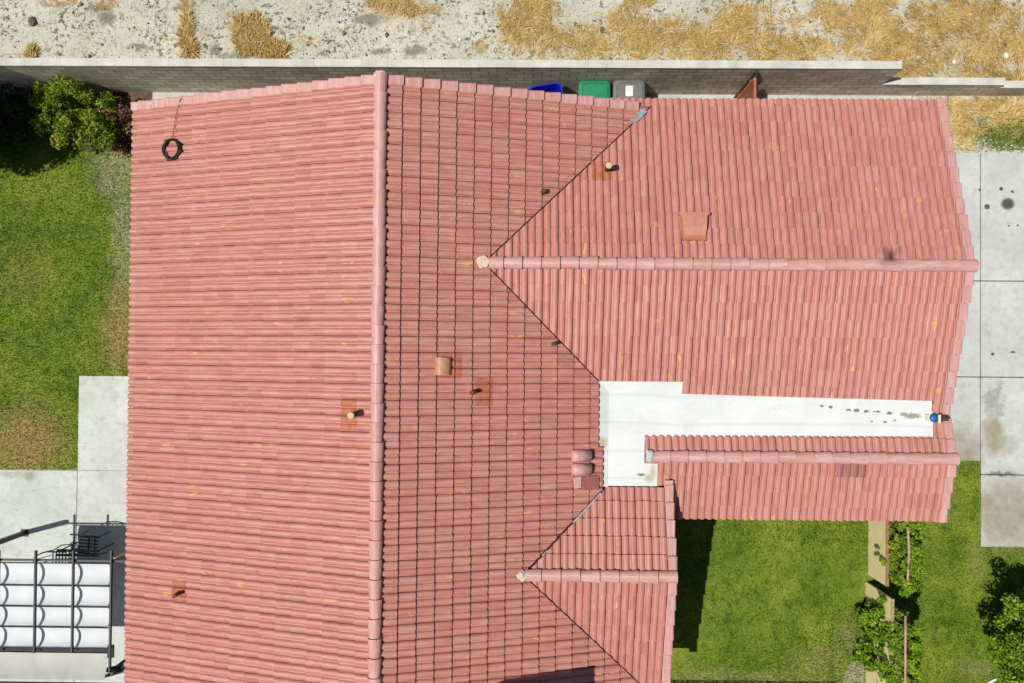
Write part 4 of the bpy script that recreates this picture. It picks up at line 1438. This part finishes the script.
# ------------------------------------------------------------------ pergola with sagging white canopy
PZ = 2.50
M_steel = simple('blue_grey_steel', (.022, .030, .037), .5, .35, .2, 10)
M_cloth = NT('canopy_cloth', .8, .1)
_n = M_cloth.noise(2.5, 5, .6)
_c = M_cloth.ramp(_n, [(0.3, (.70, .72, .74)), (.7, (.79, .81, .82))])
M_cloth.col(_c)
_tr = M_cloth.n('ShaderNodeBsdfTranslucent'); M_cloth.l(_c, _tr.inputs['Color'])
_ms = M_cloth.n('ShaderNodeMixShader'); _ms.inputs[0].default_value = .12
M_cloth.l(M_cloth.b.outputs[0], _ms.inputs[1]); M_cloth.l(_tr.outputs[0], _ms.inputs[2]); M_cloth.l(_ms.outputs[0], M_cloth.t.nodes['Material Output'].inputs['Surface'])
M_cloth = M_cloth.m
pb = at(25.5, 532.5, 0)
xW = pb.x
perg = empty('pergola', (xW + 1.5, -5.6, 0), 'steel pergola with a scalloped white canopy on the patio', 'pergola')
yH = at(60, 560.5, PZ - .06).y
xE = at(110.5, 600, PZ).x
# header beams
m = MB(); m.box2((xW - .05, yH - .018, PZ - .11), (at(126, 564, PZ).x + .35, yH + .018, PZ - .045)); link('header_beam', m, M_steel, perg)
ySou = at(60, 670, PZ - .3).y
m = MB(); m.box2((xW - .05, ySou - .03, PZ - .36), (at(124, 675, PZ - .3).x, ySou + .03, PZ - .27)); link('header_beam', m, M_steel, perg)
for px in (-40, -2, 35, 72.7, 110.7):
    xr = at(px, 600, PZ).x
    y0 = at(px, 550.5, PZ).y; y1 = at(px, 653 if px < 100 else 673, PZ).y
    m = MB(); m.box2((xr - .016, y1, PZ - .04), (xr + .016, y0, PZ + .03)); link('rafter', m, M_steel, perg)
# posts
m = MB(); m.box2((xW - .05, pb.y - .05, 0), (xW + .05, pb.y + .05, PZ - .14)); tag(link('post', m, M_steel, perg), 'post at the open west corner')
m = MB(); m.box2((xW - .09, pb.y - .09, .03), (xW + .09, pb.y + .09, .045)); link('base_plate', m, M_steel, perg)
m = MB(); xq = at(112, 561, PZ).x; m.box2((xq - .05, yH - .05, 0), (xq + .05, yH + .05, PZ - .14)); tag(link('post', m, simple('tan_post', (.5, .42, .3), .6), perg), 'tan post near the house')
for xx in (xW, xE): 
    m = MB(); yy = at(60, 674, PZ).y; m.box2((xx - .05, yy - .05, 0), (xx + .05, yy + .05, PZ - .04)); link('post', m, M_steel, perg)
# rods and cloth
rods = [at(60, y, PZ - .06).y for y in (563.0, 585.6, 606.6, 627.2, 648.2)]
xc0 = xW + .28; xc1 = xE - .10
for y in rods:
    m = MB(); m.tube([(xc0 - .1, y, PZ - .055), (xE, y, PZ - .055)], .0135, 8); link('canopy_rod', m, M_steel, perg)
NS = 16; NX = 40
vs = []; fs = []
for j in range(4):
    for k in range(NS + (1 if j == 3 else 0)):
        t = k / NS
        y = rods[j] + (rods[j + 1] - rods[j]) * t
        for i in range(NX + 1):
            x = xc0 + (xc1 - xc0) * i / NX
            sag = .11 + .02 * noise.noise(V_((x * 1.3, j * 3.1, 2))) 
            z = PZ - .075 - sag * (1 - (2 * t - 1) ** 2) ** .8 + .012 * noise.noise(V_((x * 5, y * 4, 1)))
            vs.append((x, y, z))
rows = len(vs) // (NX + 1)
for r_ in range(rows - 1):
    for i in range(NX): fs.append((r_ * (NX + 1) + i, r_ * (NX + 1) + i + 1, (r_ + 1) * (NX + 1) + i + 1, (r_ + 1) * (NX + 1) + i))
m = MB(); m.add(vs, fs)
o = link('canopy', m, M_cloth, perg, smooth=True); o['label'] = 'white cloth sagging between the rods'
m = MB(); ya_ = at(60, 657, PZ - .16).y; yb3 = at(60, 644.5, PZ - .16).y
m.box2((xW - .04, ya_, PZ - .2), (xE, yb3, PZ - .14)); tag(link('shade_gap_beam', m, simple('brown_gap_beam', (.06, .045, .04), .7, .2), perg), 'dark brown beam added to close the lit gap between canopy and flap')  # added beam, wide enough to keep sun out between canopy and flap
# lower hanging awning panel
a1 = at(107.3, 653.5, PZ - .1); a2 = at(104, 680, PZ + .12)
vs = []; fs = []
for k in range(9):
    t = k / 8
    for i in range(NX + 1):
        s_ = i / NX
        x = (xc0) + ((a1.x + (a2.x - a1.x) * t) - xc0) * s_
        y = a1.y + (a2.y - a1.y) * t; z = a1.z + (a2.z - a1.z) * t - .05 * math.sin(math.pi * t) + .014 * noise.noise(V_((x * 4, t * 2, 5)))
        vs.append((x, y, z))
for r_ in range(8):
    for i in range(NX): fs.append((r_ * (NX + 1) + i, r_ * (NX + 1) + i + 1, (r_ + 1) * (NX + 1) + i + 1, (r_ + 1) * (NX + 1) + i))
m = MB(); m.add(vs, fs)
M_cloth2 = simple('awning_cloth', (.56, .56, .50), .85, .1, .08, 3)
o = link('awning_flap', m, M_cloth2, perg, smooth=True); o['label'] = 'plain greyish white flap at the lower edge'
m = MB(); q = at(113, 672, 2.2)
m.tube([q + V_((-.25, .03, .05)), q + V_((.35, .16, .02))], .05, 8); m.tube([q + V_((-.2, -.1, 0)), q + V_((.3, .05, 0))], .035, 8)
link('rolled_cloth', m, simple('dark_cloth', (.02, .022, .03), .8), perg)

# table and chairs in its shade
def patio_table(p, lx, ly):
    t = empty('patio_table', p, 'dark rectangular metal table standing in the pergola shade', 'table')
    m = MB()
    m.box(p + V_((0, 0, .70)), (lx, .05, .02))
    for k in range(7): m.box(p + V_((0, -ly / 2 + .05 + k * (ly - .1) / 6, .72)), (lx, .06, .018))
    link('tabletop', m, simple('dark_mesh_top', (.04, .045, .05), .5, .4), t, bevel=.006)
    for a in (-1, 1):
        for b in (-1, 1):
            m = MB(); m.tube([p + V_((a * (lx / 2 - .06), b * (ly / 2 - .06), .70)), p + V_((a * (lx / 2 - .05), b * (ly / 2 - .05), 0))], .018, 6); link('leg', m, M_steel, t)
def patio_chair(p, rot, label):
    t = empty('patio_chair', p, label, 'chair', 'metal chairs around the patio table')
    M3 = Euler((0, 0, rot)).to_matrix()
    W_ = lambda x, y, z: p + M3 @ V_((x, y, z))
    m = MB(); m.box(W_(0, 0, .43), (.04, .46, .02), M3)
    for k in range(6): m.box(W_(0, -.19 + k * .076, .445), (.46, .035, .014), M3)
    link('seat', m, simple('chair_sling', (.04, .045, .05), .6), t, bevel=.01)
    m = MB()
    m.tube([W_(-.23, -.22, .45), W_(-.23, -.30, .72), W_(-.2, -.34, .92), W_(0, -.36, .97), W_(.2, -.34, .92), W_(.23, -.30, .72), W_(.23, -.22, .45)], .016, 8)
    for x in (-.12, 0, .12): m.tube([W_(x, -.22, .46), W_(x, -.35, .94)], .009, 6)
    link('backrest', m, M_steel, t)
    for s_ in (-1, 1):
        m = MB(); m.tube([W_(s_ * .24, -.26, .64), W_(s_ * .26, .1, .66), W_(s_ * .25, .22, .62)], .016, 8); link('armrest', m, M_steel, t)
        for y in (-.2, .21):
            m = MB(); m.tube([W_(s_ * .22, y, .44), W_(s_ * .25, y * 1.2, 0)], .014, 6); link('leg', m, M_steel, t)
tp_ = at(94, 557, .03)
patio_table(tp_, 1.0, .75)
c1 = at(71, 556, .03); patio_chair(c1, R(-92), 'metal chair at the west end of the dark patio table')
c2 = at(98, 541, .03); patio_chair(c2, R(176), 'metal chair with curved back on the north side of the dark patio table')


# ------------------------------------------------------------------ grass (uncountable)
def inside(poly, P):
    x, y = P[:, 0], P[:, 1]
    r = np.zeros(len(P), bool)
    n = len(poly); j = n - 1
    for i in range(n):
        xi, yi = poly[i][0], poly[i][1]; xj_, yj_ = poly[j][0], poly[j][1]
        c_ = ((yi > y) != (yj_ > y)) & (x < (xj_ - xi) * (y - yi) / (yj_ - yi + 1e-12) + xi)
        r ^= c_; j = i
    return r


def blades(P, h, w, lean, seed, z0=.008, dirbias=None):
    rg = np.random.default_rng(seed)
    n = len(P)
    hh = h * rg.uniform(.5, 1.3, n)
    a = rg.uniform(0, 2 * np.pi, n) if dirbias is None else dirbias + rg.normal(0, .65, n)
    ln = lean * rg.uniform(.4, 1.3, n)
    b = a + np.pi / 2 + rg.normal(0, .3, n)
    ww = w * rg.uniform(.6, 1.3, n)
    base = np.stack([P[:, 0], P[:, 1], np.full(n, z0)], 1)
    side = np.stack([np.cos(b), np.sin(b), np.zeros(n)], 1) * (ww / 2)[:, None]
    tip = base + np.stack([np.cos(a) * ln, np.sin(a) * ln, hh], 1)
    mid = base * .45 + tip * .55 + np.array([0, 0, 1]) * (hh * .15)[:, None]
    V = np.stack([base - side, base + side, mid + side * .8, tip, mid - side * .8], 1).reshape(-1, 3)
    F = np.arange(5 * n).reshape(-1, 5)
    return npmesh('blades', V, F, {'rnd': ('FLOAT', np.repeat(rg.uniform(0, 1, n), 5))})


def scatter(poly, n, seed):
    rg = np.random.default_rng(seed)
    xs_ = [p[0] for p in poly]; ys_ = [p[1] for p in poly]
    P = np.stack([rg.uniform(max(min(xs_), -13), min(max(xs_), 14), n), rg.uniform(min(ys_), max(ys_), n)], 1)
    return P[inside(poly, P)]


for poly, n, sd in ((lw, 75000, 41), (lf, 48000, 42), (lr, 60000, 43)):
    P_ = scatter(poly, n, sd)
    o = link('lawn_grass', blades(P_, .045, .012, .035, sd), M_blade)
    o['kind'] = 'stuff'

# dry straw on the empty lot and beside the drive
def nz2(P, s, o=0.0):
    return np.array([noise.noise(V_((x * s + o, y * s, o * .7))) for x, y in P])


E_ = np.array([[*B(a, b, c_, d)] for a, b, c_, d in ELL])
rg = np.random.default_rng(50)
x0, x1 = -14.0, 15.0
P_ = np.stack([rg.uniform(x0, x1, 340000), rg.uniform(4.6, 10.2, 340000)], 1)
lo_ = (P_[:, 0] < 8.7) & (P_[:, 1] < WALL_Y + th + .03)
wallm = (P_[:, 1] > WALL_Y - .05) & (P_[:, 1] < WALL_Y + th + .03)
drv = (P_[:, 1] < ys[0] + .03)
P_ = P_[~(lo_ | wallm | drv)]
f_ = np.full(len(P_), -9.0)
for ex, ey, rx, ry in E_:
    f_ = np.maximum(f_, 1 - np.sqrt(((P_[:, 0] - ex) / rx) ** 2 + ((P_[:, 1] - ey) / ry) ** 2))
f_ = f_ + .55 * nz2(P_, 1.5, 3.0) + .45 * nz2(P_, 5.0, 9.0)
k_ = f_ > rg.uniform(.02, .62, len(P_))
Ps = P_[k_]
print('straw', len(Ps))
dirf = 6.0 * nz2(Ps, .7, 21) + 4.0 * nz2(Ps, 2.4, 33)
o = link('dry_grass', blades(Ps, .06, .009, .20, 51, .004, dirbias=dirf), M_straw); o['kind'] = 'stuff'
# sparse litter over the whole lot
rg = np.random.default_rng(52)
P_ = np.stack([rg.uniform(-14, 14, 9000), rg.uniform(WALL_Y + th + .03, 10.2, 9000)], 1)
P_ = P_[nz2(P_, 1.1, 5) + .5 * nz2(P_, 5, 2) > .05]
o = link('straw_litter', blades(P_, .02, .012, .07, 53, .004), M_straw); o['kind'] = 'stuff'
# green weeds among the dry grass by the drive
p = at(1012, 135)
rg = np.random.default_rng(54)
P_ = np.stack([rg.normal(p.x + .1, .55, 6000), rg.normal(p.y, .22, 6000)], 1)
P_ = P_[(P_[:, 1] > ys[0] + .02) & (P_[:, 1] < WALL_Y - .05)]
o = link('weeds', blades(P_, .06, .014, .05, 55, .004), M_blade); o['kind'] = 'stuff'


# distinct golden tufts
def tuft(pxs, n, label, seed, h=.12, lean=.26):
    rg = np.random.default_rng(seed)
    pts = []
    for px, py, rx, ry in pxs:
        bx, by, rx, ry = B(px, py, rx, ry)
        a = rg.uniform(0, 2 * np.pi, n); r_ = np.sqrt(rg.uniform(0, 1, n))
        pts.append(np.stack([bx + np.cos(a) * r_ * rx, by + np.sin(a) * r_ * ry], 1))
    P_ = np.concatenate(pts)
    P_ = P_[P_[:, 1] > WALL_Y + th + .04]
    me = blades(P_, h, .016, lean, seed, .0, dirbias=np.where(rg.uniform(0, 1, len(P_)) < .75, 1.55, -1.4))
    tag(link('grass_tuft', me, M_straw), label, 'grass tuft', 'golden dry grass tufts behind the wall')


tuft([(244, 40, 7, 12), (240, 30, 4, 9), (256, 42, 8, 12), (268, 50, 8, 8), (280, 54, 6, 5), (254, 28, 8, 8), (262, 36, 6, 8)], 520, 'largest golden dry grass tuft on the bare lot behind the wall', 61)
tuft([(188, 44, 3, 8), (185, 38, 3, 6), (190, 52, 5, 3), (188, 26, 2, 6)], 280, 'narrow upright golden tuft on pale soil, left of the largest tuft', 62)
tuft([(31, 57, 5, 5), (33, 52, 2, 4)], 260, 'small golden tuft close to the wall top at far left', 63, .1, .17)

# stones
def stone(px, py, r, label, mat, seed):
    bm = bmesh.new(); bmesh.ops.create_icosphere(bm, subdivisions=2, radius=r)
    rg = random.Random(seed)
    for v in bm.verts:
        v.co *= 1 + .35 * noise.noise(v.co * (2.0 / r) + V_((seed, 0, 0)))
        v.co.z *= .6; v.co.x *= .8
    p = at(px, py, 0)
    bmesh.ops.translate(bm, verts=bm.verts, vec=(p.x, p.y, r * .3))
    me = bpy.data.meshes.new('stone'); bm.to_mesh(me); bm.free()
    tag(link('stone', me, mat), label, 'stone')
M_dkst = simple('dark_stone', (.15, .13, .115), .9, .1, .35, 15)
M_ltst = simple('white_stone', (.75, .73, .68), .9, .1, .1, 15)
stone(33, 22, .12, 'dark brown stone lying on pale soil at the upper left', M_dkst, 1)
stone(602, 30, .07, 'small dark stone in the golden grass above the bins', M_dkst, 2)
stone(1005.5, 56, .075, 'small white stone in dry grass at the upper right', M_ltst, 3)
stone(954, 62, .055, 'tiny pale stone just above the low wall', M_ltst, 4)
stone(460, 39.5, .05, 'tiny whitish stone on the bare pale soil', M_ltst, 5)
# gravel
rg = np.random.default_rng(70)
n = 2600
P_ = np.stack([rg.uniform(-14, 14, n), rg.uniform(WALL_Y + th + .05, 10.2, n)], 1)
P_ = P_[nz2(P_, .9, 11) > -.15]
n = len(P_)
s = rg.lognormal(-4.0, .45, n)
oc = np.array([(1, 0, 0), (-.9, .2, 0), (.1, 1, 0), (-.1, -1, .1), (0, 0, .7), (0, 0, -.7)], float)
V = (oc[None] * s[:, None, None] * rg.uniform(.6, 1.4, (n, 6, 1))) + np.stack([P_[:, 0], P_[:, 1], s * .3], 1)[:, None]
fo = np.array([(0, 2, 4), (2, 1, 4), (1, 3, 4), (3, 0, 4), (2, 0, 5), (1, 2, 5), (3, 1, 5), (0, 3, 5)])
F = (fo[None] + (np.arange(n) * 6)[:, None, None]).reshape(-1, 3)
o = link('gravel', npmesh('gravel', V.reshape(-1, 3), F), simple('gravel_grey', (.2, .17, .13), .9, .1, .6, 3)); o['kind'] = 'stuff'
# fallen brown leaves in the corner
rg = np.random.default_rng(71)
c = at(118, 135)
cl = [(c.x + rg.normal(0, .35), c.y + rg.normal(.25, .45), .02, .12) for _ in range(30)]
o = link('leaf_litter', leaves(cl, 1600, .05, seed=72, up=1.5, zmin=.0), M_leaf_brown); o['kind'] = 'stuff'
